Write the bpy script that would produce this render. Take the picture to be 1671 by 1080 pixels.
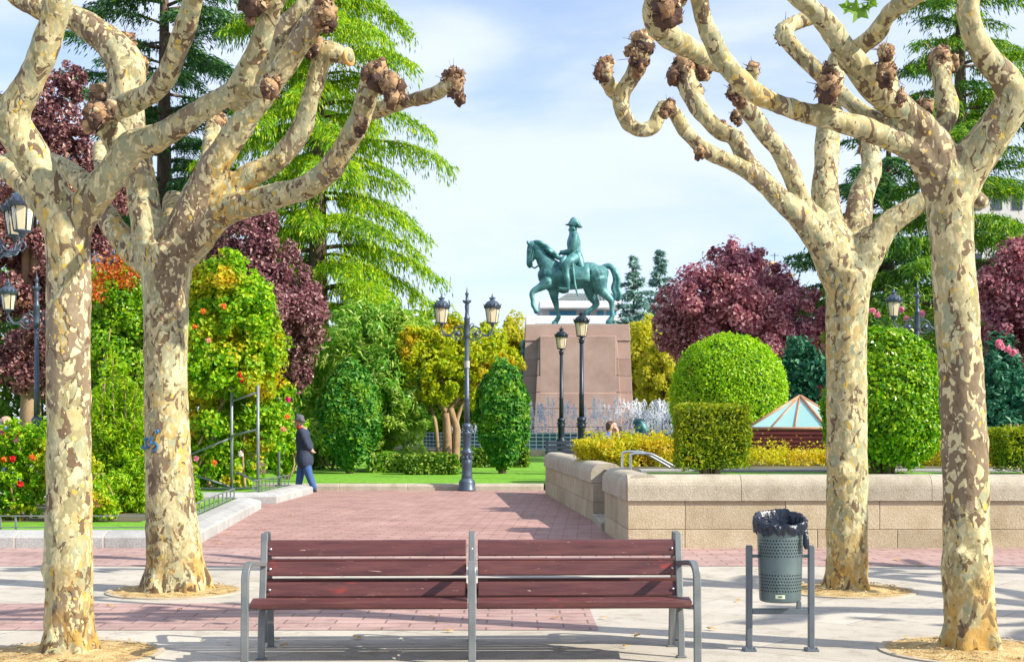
import bpy, bmesh, math, random
import numpy as np
from mathutils import Vector, Matrix, noise as mnoise
PI = math.pi; R = math.radians
scene = bpy.context.scene
for _o in list(bpy.data.objects): bpy.data.objects.remove(_o)
col = scene.collection

# ---------------------------------------------------------------- camera, sky, sun, exposure
F = 2321.0; EYE = 1.58; CX = 835.5; HY = 690.0        # focal length in photo pixels, eye height, centre column, horizon row
cam_d = bpy.data.cameras.new('camera'); cam = bpy.data.objects.new('camera', cam_d); col.objects.link(cam)
cam.location = (0, 0, EYE); cam.rotation_euler = (R(90), 0, 0)
cam_d.sensor_width = 36; cam_d.lens = 36 * F / 1671; cam_d.shift_y = (HY - 540) / 1671
cam_d.clip_start = .1; cam_d.clip_end = 3000
scene.camera = cam
SUN_EL = R(35); SUN_DIR = Vector((.92, -.40, 0)).normalized()      # towards the sun
sun_d = bpy.data.lights.new('sun', 'SUN'); sun = bpy.data.objects.new('sun', sun_d); col.objects.link(sun)
sun_d.energy = 5.0; sun_d.angle = R(.55); sun_d.color = (1, .93, .80)
sv = Vector((SUN_DIR.x * math.cos(SUN_EL), SUN_DIR.y * math.cos(SUN_EL), math.sin(SUN_EL)))
sun.rotation_euler = (-sv).to_track_quat('-Z', 'Y').to_euler(); sun.location = sv * 60
world = bpy.data.worlds.new('World'); scene.world = world; world.use_nodes = True
wn = world.node_tree; wn.nodes.clear()
def wnode(t, **k):
    n = wn.nodes.new(t)
    for a, b in k.items(): setattr(n, a, b)
    return n
sky = wnode('ShaderNodeTexSky', sky_type='NISHITA', sun_disc=False, sun_elevation=SUN_EL, sun_rotation=math.atan2(SUN_DIR.x, SUN_DIR.y))
sky.air_density = 1.0; sky.dust_density = .6; sky.ozone_density = 3.5
tc = wnode('ShaderNodeTexCoord'); mp = wnode('ShaderNodeMapping'); mp.inputs['Scale'].default_value = (1.0, 1.0, 3.2)
mp.inputs['Location'].default_value = (.35, .1, .62)
nz = wnode('ShaderNodeTexNoise'); nz.inputs['Scale'].default_value = 3.6; nz.inputs['Detail'].default_value = 7; nz.inputs['Roughness'].default_value = .52; nz.inputs['Distortion'].default_value = .25
rp = wnode('ShaderNodeValToRGB'); rp.color_ramp.interpolation = 'EASE'
rp.color_ramp.elements[0].position = .30; rp.color_ramp.elements[0].color = (.30, .30, .30, 1)
rp.color_ramp.elements[1].position = .61; rp.color_ramp.elements[1].color = (.92, .92, .92, 1)
mx = wnode('ShaderNodeMix', data_type='RGBA'); mx.inputs[7].default_value = (4.5, 4.95, 6.1, 1)      # sunlit thin cloud
bg = wnode('ShaderNodeBackground'); bg.inputs['Strength'].default_value = .125
out = wnode('ShaderNodeOutputWorld'); L_ = wn.links.new
L_(tc.outputs['Generated'], mp.inputs[0]); L_(mp.outputs[0], nz.inputs['Vector']); L_(nz.outputs[0], rp.inputs[0])
L_(rp.outputs[0], mx.inputs[0]); L_(sky.outputs[0], mx.inputs[6]); L_(mx.outputs[2], bg.inputs[0]); L_(bg.outputs[0], out.inputs[0])
scene.view_settings.view_transform = 'Standard'; scene.view_settings.look = 'None'
scene.view_settings.exposure = .72; scene.view_settings.gamma = 1.0
scene.cycles.use_denoising = True
scene.cycles.max_bounces = 6; scene.cycles.diffuse_bounces = 3; scene.cycles.transparent_max_bounces = 8
rng = np.random.default_rng(7)

# ---------------------------------------------------------------- helpers
def at(px, py, Y): return Vector(((px - CX) / F * Y, Y, EYE - (py - HY) / F * Y))
def gx(px, Y): return (px - CX) / F * Y
def hz(py, Y): return EYE - (py - HY) / F * Y

def tag(o, label=None, cat=None, group=None, kind=None):
    if label: o['label'] = label
    if cat: o['category'] = cat
    if group: o['group'] = group
    if kind: o['kind'] = kind
    return o
def thing(name, label, cat, loc=(0, 0, 0), rz=0, group=None):
    o = bpy.data.objects.new(name, None); col.objects.link(o); o.empty_display_size = .2
    o.location = loc; o.rotation_euler = (0, 0, rz)
    return tag(o, label, cat, group)
def copy_tree(o, parent=None):
    c = o.copy(); col.objects.link(c)
    if parent: c.parent = parent
    for ch in list(o.children): copy_tree(ch, c)
    return c
def link(name, me, m=None, parent=None, bevel=0, seg=2):
    o = bpy.data.objects.new(name, me); col.objects.link(o)
    if m is not None: me.materials.append(m)
    if parent: o.parent = parent
    if bevel:
        b = o.modifiers.new('bevel', 'BEVEL'); b.width = bevel; b.segments = seg; b.limit_method = 'ANGLE'; b.angle_limit = R(40)
    return o
def np_mesh(name, V, Fq, smooth=False):
    me = bpy.data.meshes.new(name); V = np.asarray(V, 'f'); Fq = np.asarray(Fq, 'i'); k = Fq.shape[1]
    me.vertices.add(len(V)); me.vertices.foreach_set('co', V.ravel())
    me.loops.add(Fq.size); me.loops.foreach_set('vertex_index', Fq.ravel())
    me.polygons.add(len(Fq)); me.polygons.foreach_set('loop_start', np.arange(0, Fq.size, k, dtype='i'))
    me.polygons.foreach_set('use_smooth', np.full(len(Fq), smooth))
    me.update(); me.validate(); return me
def spline(pts, n=6):
    P = np.array(pts, float); out_ = []
    for i in range(len(P) - 1):
        p0 = P[max(i - 1, 0)]; p1 = P[i]; p2 = P[i + 1]; p3 = P[min(i + 2, len(P) - 1)]
        for t in np.arange(n) / n:
            out_.append(.5 * ((2 * p1) + (-p0 + p2) * t + (2 * p0 - 5 * p1 + 4 * p2 - p3) * t * t + (-p0 + 3 * p1 - 3 * p2 + p3) * t ** 3))
    out_.append(P[-1]); return np.array(out_)
class MB:
    def __init__(s): s.v = []; s.f = []; s.sm = []
    def add(s, V, Fc, smooth=False):
        o = len(s.v); s.v += [tuple(map(float, p)) for p in V]
        s.f += [tuple(i + o for i in f) for f in Fc]; s.sm += [smooth] * len(Fc)
        return s
    def box(s, c, d, rz=0, rx=0, ry=0, taper=1.0):
        M_ = Matrix.Rotation(rz, 3, 'Z') @ Matrix.Rotation(ry, 3, 'Y') @ Matrix.Rotation(rx, 3, 'X'); V = []
        for z in (-.5, .5):
            t = taper if z > 0 else 1
            for x, y in ((-.5, -.5), (.5, -.5), (.5, .5), (-.5, .5)): V.append(M_ @ Vector((x * d[0] * t, y * d[1] * t, z * d[2])) + Vector(c))
        return s.add(V, [(3, 2, 1, 0), (4, 5, 6, 7), (0, 1, 5, 4), (1, 2, 6, 5), (2, 3, 7, 6), (3, 0, 4, 7)])
    def bar(s, a, b, w, h):                                # rectangular bar from a to b
        a = Vector(a); b = Vector(b); d = b - a
        q = d.to_track_quat('Y', 'Z'); V = []
        for y in (0, d.length):
            for x, z in ((-w / 2, -h / 2), (w / 2, -h / 2), (w / 2, h / 2), (-w / 2, h / 2)): V.append(a + q @ Vector((x, y, z)))
        return s.add(V, [(0, 1, 2, 3), (7, 6, 5, 4), (0, 4, 5, 1), (1, 5, 6, 2), (2, 6, 7, 3), (3, 7, 4, 0)])
    def tube(s, pts, rad, n=8, sm=0, caps=True, smooth=True, round_=False):
        P = np.array([tuple(p)[:3] for p in pts], float)
        r = np.full(len(P), float(rad)) if np.isscalar(rad) else np.array(rad, float)
        if sm: Q = spline(np.c_[P, r], sm); P = Q[:, :3]; r = Q[:, 3]
        if round_:                                         # rounded ends
            d0 = P[0] - P[1]; d0 /= max(np.linalg.norm(d0), 1e-9); d1 = P[-1] - P[-2]; d1 /= max(np.linalg.norm(d1), 1e-9)
            A = [(P[0] + d0 * r[0] * math.sin(a), r[0] * max(math.cos(a), .02)) for a in (1.5, 1.0, .5)]
            B = [(P[-1] + d1 * r[-1] * math.sin(a), r[-1] * max(math.cos(a), .02)) for a in (.5, 1.0, 1.5)]
            P = np.array([a[0] for a in A] + list(P) + [b[0] for b in B]); r = np.array([a[1] for a in A] + list(r) + [b[1] for b in B])
        T = np.gradient(P, axis=0); T /= np.maximum(np.linalg.norm(T, axis=1)[:, None], 1e-9)
        u = np.cross(T[0], (0, 0, 1)); 
        if np.linalg.norm(u) < .05: u = np.cross(T[0], (0, 1, 0))
        V = []
        for i in range(len(P)):
            u = u - T[i] * np.dot(u, T[i]); u /= max(np.linalg.norm(u), 1e-9); w = np.cross(T[i], u)
            for k in range(n):
                a = 2 * PI * k / n; V.append(P[i] + r[i] * (math.cos(a) * u + math.sin(a) * w))
        Fc = [(i * n + k, i * n + (k + 1) % n, (i + 1) * n + (k + 1) % n, (i + 1) * n + k) for i in range(len(P) - 1) for k in range(n)]
        if caps: Fc += [tuple(range(n))[::-1], tuple(range((len(P) - 1) * n, len(P) * n))]
        return s.add(V, Fc, smooth)
    def lathe(s, prof, c=(0, 0, 0), n=16, smooth=True, close=True, sq=None):
        V = []; m = len(prof)
        for r_, z in prof:
            for k in range(n):
                a = 2 * PI * k / n; V.append((c[0] + r_ * math.cos(a), c[1] + r_ * math.sin(a), c[2] + z))
        Fc = [(i * n + k, i * n + (k + 1) % n, (i + 1) * n + (k + 1) % n, (i + 1) * n + k) for i in range(m - 1) for k in range(n)]
        if close: Fc += [tuple(range(n))[::-1], tuple(range((m - 1) * n, m * n))]
        return s.add(V, Fc, smooth)
    def ball(s, c, r, n=10, m=7, jit=0):
        r = (r, r, r) if np.isscalar(r) else r; V = []; 
        for i in range(1, m):
            for k in range(n):
                t = PI * i / m; a = 2 * PI * k / n; d = Vector((math.sin(t) * math.cos(a), math.sin(t) * math.sin(a), math.cos(t)))
                j = 1 + (jit * mnoise.noise(Vector(c) * 3 + d * 2.3) if jit else 0)
                V.append((c[0] + d.x * r[0] * j, c[1] + d.y * r[1] * j, c[2] + d.z * r[2] * j))
        t0 = len(V); V += [(c[0], c[1], c[2] + r[2]), (c[0], c[1], c[2] - r[2])]
        Fc = [(i * n + k, (i + 1) * n + k, (i + 1) * n + (k + 1) % n, i * n + (k + 1) % n) for i in range(m - 2) for k in range(n)]
        Fc += [(t0, k, (k + 1) % n) for k in range(n)] + [(t0 + 1, (m - 2) * n + (k + 1) % n, (m - 2) * n + k) for k in range(n)]
        return s.add(V, Fc, True)
    def prism(s, poly, z0, z1, smooth=False):              # poly in xy, extruded in z
        n = len(poly); V = [(p[0], p[1], z0) for p in poly] + [(p[0], p[1], z1) for p in poly]
        return s.add(V, [tuple(range(n))[::-1], tuple(range(n, 2 * n))] + [(i, (i + 1) % n, n + (i + 1) % n, n + i) for i in range(n)], smooth)
    def extr(s, prof, path, closed=False):                 # profile (across, up) swept along an xy path, mitred; across is to the left of travel
        P = [Vector((p[0], p[1])) for p in path]; n = len(prof); V = []
        for i, p in enumerate(P):
            d0 = (p - P[i - 1]).normalized() if i else None; d1 = (P[i + 1] - p).normalized() if i < len(P) - 1 else None
            d0 = d0 or d1; d1 = d1 or d0; n0 = Vector((-d0.y, d0.x)); n1 = Vector((-d1.y, d1.x)); b = (n0 + n1).normalized(); b /= max(b.dot(n0), .3)
            for a, z in prof: V.append((p.x + b.x * a, p.y + b.y * a, z))
        Fc = [(i * n + k, i * n + (k + 1) % n, (i + 1) * n + (k + 1) % n, (i + 1) * n + k) for i in range(len(P) - 1) for k in range(n)]
        return s.add(V, Fc + [tuple(range(n))[::-1], tuple(range((len(P) - 1) * n, len(P) * n))])
    def mesh(s, name):
        me = bpy.data.meshes.new(name); me.from_pydata(s.v, [], s.f); me.polygons.foreach_set('use_smooth', s.sm); me.update()
        bm = bmesh.new(); bm.from_mesh(me); bmesh.ops.recalc_face_normals(bm, faces=bm.faces); bm.to_mesh(me); bm.free(); return me
    def build(s, name, m, parent=None, bevel=0, seg=2): return link(name, s.mesh(name), m, parent, bevel, seg)
def remesh(mb, voxel, smooth=2, name='blob', bump=None):
    """one continuous skin over everything in mb"""
    me = mb.mesh(name + '_raw'); o = bpy.data.objects.new('tmp', me); col.objects.link(o)
    r_ = o.modifiers.new('r', 'REMESH'); r_.mode = 'VOXEL'; r_.voxel_size = voxel; r_.use_smooth_shade = True
    if smooth: s_ = o.modifiers.new('s', 'SMOOTH'); s_.iterations = smooth; s_.factor = .5
    dg = bpy.context.evaluated_depsgraph_get(); e = o.evaluated_get(dg)
    me2 = bpy.data.meshes.new_from_object(e, depsgraph=dg); me2.name = name
    bpy.data.objects.remove(o); bpy.data.meshes.remove(me); me2.materials.clear()
    if bump:
        amp, sc = bump; N = np.zeros(len(me2.vertices) * 3, 'f'); me2.vertices.foreach_get('normal', N); N = N.reshape(-1, 3)
        V = np.zeros(len(N) * 3, 'f'); me2.vertices.foreach_get('co', V); V = V.reshape(-1, 3)
        d = np.array([mnoise.noise(Vector((p[0] * sc, p[1] * sc, p[2] * sc * .7))) + .5 * mnoise.noise(Vector((p[0] * sc * 2.7 + 9, p[1] * sc * 2.7, p[2] * sc * 2))) for p in V])
        V = V + N * (d * amp)[:, None]; me2.vertices.foreach_set('co', V.astype('f').ravel()); me2.update()
    me2.polygons.foreach_set('use_smooth', np.ones(len(me2.polygons), bool))
    return me2

# ---------------------------------------------------------------- materials
def new_mat(name):
    m = bpy.data.materials.new(name); m.use_nodes = True; t = m.node_tree; t.nodes.clear()
    def N(k, **kw):
        n = t.nodes.new(k)
        for a, b in kw.items():
            if a.startswith('i_'):
                key = a[2:]; key = int(key) if key.isdigit() else key.replace('_', ' ')
                n.inputs[key].default_value = b
            else: setattr(n, a, b)
        return n
    return m, N, t.links.new
def ramp(N, stops, interp='LINEAR'):
    n = N('ShaderNodeValToRGB'); e = n.color_ramp.elements; n.color_ramp.interpolation = interp
    while len(e) < len(stops): e.new(.5)
    for el, (p, c) in zip(e, stops): el.position = p; el.color = (*c, 1) if len(c) == 3 else c
    return n
def surf(name, stops, scale=3, rough=.6, metal=0, bump=0, bscale=None, detail=5, spec=.5, stretch=(1, 1, 1), coat=0):
    m, N, L = new_mat(name); tc_ = N('ShaderNodeTexCoord'); mp_ = N('ShaderNodeMapping'); mp_.inputs['Scale'].default_value = stretch
    nz_ = N('ShaderNodeTexNoise', i_Scale=scale, i_Detail=detail, i_Roughness=.6); r_ = ramp(N, stops); p = N('ShaderNodeBsdfPrincipled', i_Roughness=rough, i_Metallic=metal)
    p.inputs['Specular IOR Level'].default_value = spec; p.inputs['Coat Weight'].default_value = coat
    o = N('ShaderNodeOutputMaterial'); L(tc_.outputs['Object'], mp_.inputs[0]); L(mp_.outputs[0], nz_.inputs['Vector']); L(nz_.outputs[0], r_.inputs[0]); L(r_.outputs[0], p.inputs['Base Color']); L(p.outputs[0], o.inputs[0])
    if bump:
        n2 = N('ShaderNodeTexNoise', i_Scale=bscale or scale * 6, i_Detail=4); b = N('ShaderNodeBump', i_Strength=bump, i_Distance=.02)
        L(mp_.outputs[0], n2.inputs['Vector']); L(n2.outputs[0], b.inputs['Height']); L(b.outputs[0], p.inputs['Normal'])
    return m
def leafmat(name, cols, patch=None, pscale=.6, trans=.35, rough=.5, plo=.5, phi=.62):
    """leaf colours picked leaf by leaf; patch = second set of colours in broad patches of the plant"""
    m, N, L = new_mat(name); g = N('ShaderNodeNewGeometry')
    st = [(i / max(len(cols) - 1, 1), c) for i, c in enumerate(cols)]; r_ = ramp(N, st); L(g.outputs['Random Per Island'], r_.inputs[0]); c_out = r_.outputs[0]
    if patch:
        r2 = ramp(N, [(i / max(len(patch) - 1, 1), c) for i, c in enumerate(patch)]); L(g.outputs['Random Per Island'], r2.inputs[0])
        tc_ = N('ShaderNodeTexCoord'); nz_ = N('ShaderNodeTexNoise', i_Scale=pscale, i_Detail=3); L(tc_.outputs['Object'], nz_.inputs['Vector'])
        r3 = ramp(N, [(plo, (0, 0, 0)), (phi, (1, 1, 1))]); L(nz_.outputs[0], r3.inputs[0])
        mx_ = N('ShaderNodeMix', data_type='RGBA'); L(r3.outputs[0], mx_.inputs[0]); L(c_out, mx_.inputs[6]); L(r2.outputs[0], mx_.inputs[7]); c_out = mx_.outputs[2]
    p = N('ShaderNodeBsdfPrincipled', i_Roughness=rough); p.inputs['Specular IOR Level'].default_value = .35; t_ = N('ShaderNodeBsdfTranslucent'); mix = N('ShaderNodeMixShader', i_0=trans); o = N('ShaderNodeOutputMaterial')
    hs = N('ShaderNodeHueSaturation', i_Saturation=1.1, i_Value=1.25); L(c_out, hs.inputs['Color']); L(hs.outputs[0], t_.inputs[0])
    L(c_out, p.inputs['Base Color']); L(p.outputs[0], mix.inputs[1]); L(t_.outputs[0], mix.inputs[2]); L(mix.outputs[0], o.inputs[0]); return m
def brickmat(name, c1, c2, cm, w, h, mortar=.006, rz=0, rough=.75, var=.25, offset=.5, bump=.25, stain=None):
    m, N, L = new_mat(name); tc_ = N('ShaderNodeTexCoord'); mp_ = N('ShaderNodeMapping'); mp_.inputs['Rotation'].default_value = (0, 0, rz)
    b = N('ShaderNodeTexBrick', offset=offset); b.inputs['Color1'].default_value = (*c1, 1); b.inputs['Color2'].default_value = (*c2, 1); b.inputs['Mortar'].default_value = (*cm, 1)
    for k, v in (('Scale', 1), ('Mortar Size', mortar), ('Mortar Smooth', .2), ('Bias', 0), ('Brick Width', w), ('Row Height', h)): b.inputs[k].default_value = v
    nz_ = N('ShaderNodeTexNoise', i_Scale=1.1, i_Detail=6, i_Roughness=.65); r_ = ramp(N, [(.25, (1 - var,) * 3), (.75, (1 + var,) * 3)])
    n3 = N('ShaderNodeTexNoise', i_Scale=60, i_Detail=3); r4 = ramp(N, [(.3, (.88,) * 3), (.7, (1.08,) * 3)])
    mu = N('ShaderNodeMix', data_type='RGBA', blend_type='MULTIPLY', i_0=1.0); mu2 = N('ShaderNodeMix', data_type='RGBA', blend_type='MULTIPLY', i_0=1.0)
    p = N('ShaderNodeBsdfPrincipled', i_Roughness=rough); p.inputs['Specular IOR Level'].default_value = .3; o = N('ShaderNodeOutputMaterial')
    L(tc_.outputs['Object'], mp_.inputs[0]); L(mp_.outputs[0], b.inputs['Vector']); L(tc_.outputs['Object'], nz_.inputs['Vector']); L(tc_.outputs['Object'], n3.inputs['Vector'])
    L(nz_.outputs[0], r_.inputs[0]); L(n3.outputs[0], r4.inputs[0]); L(b.outputs[0], mu.inputs[6]); L(r_.outputs[0], mu.inputs[7]); L(mu.outputs[2], mu2.inputs[6]); L(r4.outputs[0], mu2.inputs[7])
    n5 = N('ShaderNodeTexNoise', i_Scale=3.7, i_Detail=8, i_Roughness=.7, i_Distortion=.4); r5 = ramp(N, [(.36, (.72, .70, .67)), (.50, (1, 1, 1))]); L(tc_.outputs['Object'], n5.inputs['Vector']); L(n5.outputs[0], r5.inputs[0])
    vo = N('ShaderNodeTexVoronoi', i_Scale=3.1); r6 = ramp(N, [(.045, (.55, .53, .5)), (.06, (1, 1, 1))]); L(tc_.outputs['Object'], vo.inputs['Vector']); L(vo.outputs['Distance'], r6.inputs[0])
    m5 = N('ShaderNodeMix', data_type='RGBA', blend_type='MULTIPLY', i_0=.8); m6 = N('ShaderNodeMix', data_type='RGBA', blend_type='MULTIPLY', i_0=.7); L(mu2.outputs[2], m5.inputs[6]); L(r5.outputs[0], m5.inputs[7]); L(m5.outputs[2], m6.inputs[6]); L(r6.outputs[0], m6.inputs[7])
    L(m6.outputs[2], p.inputs['Base Color']); L(p.outputs[0], o.inputs[0])
    if bump:
        bn = N('ShaderNodeBump', i_Strength=bump, i_Distance=.01); bn.invert = True; L(b.outputs['Fac'], bn.inputs['Height']); L(bn.outputs[0], p.inputs['Normal'])
    return m
def barkmat():
    """plane-tree bark: pale cream ground, olive-grey and brown plates, yellow flakes, ochre foot"""
    m, N, L = new_mat('plane_bark'); tc_ = N('ShaderNodeTexCoord'); oi = N('ShaderNodeObjectInfo')
    ad = N('ShaderNodeVectorMath', operation='ADD'); L(tc_.outputs['Object'], ad.inputs[0])
    sc_ = N('ShaderNodeMapping'); sc_.inputs['Scale'].default_value = (1, 1, .62); L(ad.outputs[0], sc_.inputs[0]); v = sc_.outputs[0]
    L(oi.outputs['Location'], ad.inputs[1])
    def msk(scale, lo, hi, off, dist=.6, det=2.5):
        a = N('ShaderNodeVectorMath', operation='ADD'); a.inputs[1].default_value = off; L(v, a.inputs[0])
        n = N('ShaderNodeTexNoise', i_Scale=scale, i_Detail=det, i_Roughness=.5, i_Distortion=dist); L(a.outputs[0], n.inputs['Vector']); r_ = ramp(N, [(lo, (0, 0, 0)), (hi, (1, 1, 1))]); L(n.outputs[0], r_.inputs[0]); return r_.outputs[0]
    def mixc(f, a, b):
        x = N('ShaderNodeMix', data_type='RGBA'); L(f, x.inputs[0])
        if isinstance(a, tuple): x.inputs[6].default_value = (*a, 1)
        else: L(a, x.inputs[6])
        if isinstance(b, tuple): x.inputs[7].default_value = (*b, 1)
        else: L(b, x.inputs[7])
        return x.outputs[2]
    def raw(scale, off, st=(1, 1, .62), det=2, dist=0):
        q = N('ShaderNodeMapping'); q.inputs['Scale'].default_value = st; q.inputs['Location'].default_value = off; L(ad.outputs[0], q.inputs[0])
        n = N('ShaderNodeTexNoise', i_Scale=scale, i_Detail=det, i_Roughness=.5, i_Distortion=dist); L(q.outputs[0], n.inputs['Vector']); return n.outputs[0]
    base = mixc(msk(2.0, .4, .6, (3, 1, 5)), (.43, .36, .19), (.36, .345, .21))
    base = mixc(msk(1.3, .5, .72, (6, 3, 2), .3), base, (.44, .29, .08))
    c = mixc(msk(8, .53, .545, (9, 2, 1), 1.0, 3.5), base, (.28, .245, .125))
    c = mixc(msk(9, .56, .572, (1, 8, 4), .8, 3.5), c, (.31, .31, .19))
    # big upright plates of old brown bark with scalloped edges
    wv = N('ShaderNodeMath', operation='MULTIPLY_ADD'); L(raw(11, (3, 7, 1), (1, 1, .7), 3), wv.inputs[0]); wv.inputs[1].default_value = .22; L(raw(1.9, (4, 2, 8), (1, 1, .30), 2), wv.inputs[2])
    zr = ramp(N, [(.680, (0, 0, 0)), (.688, (1, 1, 1))]); L(wv.outputs[0], zr.inputs[0]); big = zr.outputs[0]
    pc = mixc(msk(3, .4, .6, (2, 5, 7)), (.19, .14, .085), (.25, .195, .125)); c = mixc(big, c, pc)
    brown = msk(11, .585, .597, (5, 5, 9), 1.1, 3); c = mixc(brown, c, (.15, .10, .058))
    c = mixc(msk(15, .60, .61, (7, 7, 1), .5, 1.5), c, (.56, .49, .28))
    c = mixc(msk(26, .62, .635, (1, 3, 6), .4, 1.5), c, (.54, .47, .27))
    c = mixc(msk(17, .70, .71, (2, 9, 6), .3, 1), c, (.55, .38, .08))
    # ochre, mossy foot of the trunk
    sx = N('ShaderNodeSeparateXYZ'); L(tc_.outputs['Object'], sx.inputs[0]); mr = N('ShaderNodeMapRange', i_1=.75, i_2=.05); L(sx.outputs[2], mr.inputs[0])
    ft = msk(7, .44, .58, (4, 4, 4), .8, 5); ml = N('ShaderNodeMath', operation='MULTIPLY'); L(mr.outputs[0], ml.inputs[0]); L(ft, ml.inputs[1]); c = mixc(ml.outputs[0], c, (.42, .24, .05))
    ft2 = msk(11, .57, .6, (8, 1, 4), .8, 5); m2 = N('ShaderNodeMath', operation='MULTIPLY'); L(mr.outputs[0], m2.inputs[0]); L(ft2, m2.inputs[1]); c = mixc(m2.outputs[0], c, (.10, .06, .03))
    fine = N('ShaderNodeTexNoise', i_Scale=45, i_Detail=4); L(v, fine.inputs['Vector']); fr = ramp(N, [(.3, (.85,) * 3), (.7, (1.1,) * 3)]); L(fine.outputs[0], fr.inputs[0])
    mu = N('ShaderNodeMix', data_type='RGBA', blend_type='MULTIPLY', i_0=1.0); L(c, mu.inputs[6]); L(fr.outputs[0], mu.inputs[7])
    p = N('ShaderNodeBsdfPrincipled', i_Roughness=.75); p.inputs['Specular IOR Level'].default_value = .25; o = N('ShaderNodeOutputMaterial'); L(mu.outputs[2], p.inputs['Base Color'])
    hs = N('ShaderNodeMath', operation='ADD'); L(brown, hs.inputs[0]); L(big, hs.inputs[1]); h2 = N('ShaderNodeMath', operation='MULTIPLY_ADD'); L(fine.outputs[0], h2.inputs[0]); h2.inputs[1].default_value = .5; L(hs.outputs[0], h2.inputs[2])
    b = N('ShaderNodeBump', i_Strength=.8, i_Distance=.010); L(h2.outputs[0], b.inputs['Height']); L(b.outputs[0], p.inputs['Normal']); L(p.outputs[0], o.inputs[0]); return m

M = {}
M['bark'] = barkmat()
def knobmat():
    m, N, L = new_mat('knob_bark'); g = N('ShaderNodeNewGeometry'); t = N('ShaderNodeTexCoord'); n = N('ShaderNodeTexNoise', i_Scale=18, i_Detail=4); L(t.outputs['Object'], n.inputs[0])
    r1 = ramp(N, [(0, (.06, .032, .025)), (.25, (.15, .08, .05)), (.5, (.27, .16, .085)), (.75, (.40, .27, .15)), (1, (.52, .42, .27))]); L(g.outputs['Random Per Island'], r1.inputs[0])
    r2 = ramp(N, [(.3, (.35, .32, .34)), (.6, (1.15, 1.1, 1.0))]); L(n.outputs[0], r2.inputs[0]); x = N('ShaderNodeMix', data_type='RGBA', blend_type='MULTIPLY', i_0=1.0); L(r1.outputs[0], x.inputs[6]); L(r2.outputs[0], x.inputs[7])
    p = N('ShaderNodeBsdfPrincipled', i_Roughness=.85); o = N('ShaderNodeOutputMaterial'); b = N('ShaderNodeBump', i_Strength=.8, i_Distance=.02); L(n.outputs[0], b.inputs['Height']); L(b.outputs[0], p.inputs['Normal']); L(x.outputs[2], p.inputs['Base Color']); L(p.outputs[0], o.inputs[0]); return m
M['knob'] = knobmat()
M['cut'] = surf('cut_wood', [(.3, (.62, .30, .07)), (.7, (.80, .50, .18))], 20, .8)
M['brown_bark'] = surf('brown_bark', [(.3, (.05, .035, .025)), (.7, (.16, .11, .075))], 6, .9, bump=.6, stretch=(1, 1, .25))
M['tan_bark'] = surf('tan_bark', [(.3, (.22, .13, .07)), (.7, (.42, .29, .17))], 6, .85, bump=.5, stretch=(1, 1, .3))
M['soil'] = surf('sandy_soil', [(.3, (.26, .16, .055)), (.5, (.46, .32, .13)), (.7, (.62, .48, .24))], 9, .95, bump=.9, bscale=60)
M['earth'] = surf('garden_earth', [(.3, (.05, .05, .02)), (.7, (.13, .11, .05))], 1.2, .95, bump=.5)
M['iron'] = surf('blue_grey_iron', [(.3, (.050, .072, .105)), (.7, (.085, .115, .16))], 8, .42, .35, spec=.5)
M['dark_iron'] = surf('dark_iron', [(.3, (.012, .02, .032)), (.7, (.03, .045, .06))], 8, .4, .4)
M['steel'] = surf('grey_painted_steel', [(.3, (.13, .145, .15)), (.7, (.205, .22, .22))], 6, .42, .3, bump=.05)
M['chrome'] = surf('brushed_steel', [(.3, (.5, .52, .54)), (.7, (.62, .64, .66))], 30, .3, .9)
M['fence'] = surf('fence_paint', [(.3, (.15, .18, .19)), (.7, (.24, .27, .28))], 6, .5, .3)
M['glass'] = surf('lantern_glass', [(.3, (.68, .58, .36)), (.7, (.80, .70, .46))], 5, .25, spec=.6)
M['bronze'] = surf('green_bronze', [(.28, (.022, .085, .095)), (.45, (.055, .18, .19)), (.6, (.11, .30, .30)), (.75, (.24, .46, .43))], 2.2, .5, .25, bump=.3, bscale=8)
M['granite'] = None
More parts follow.
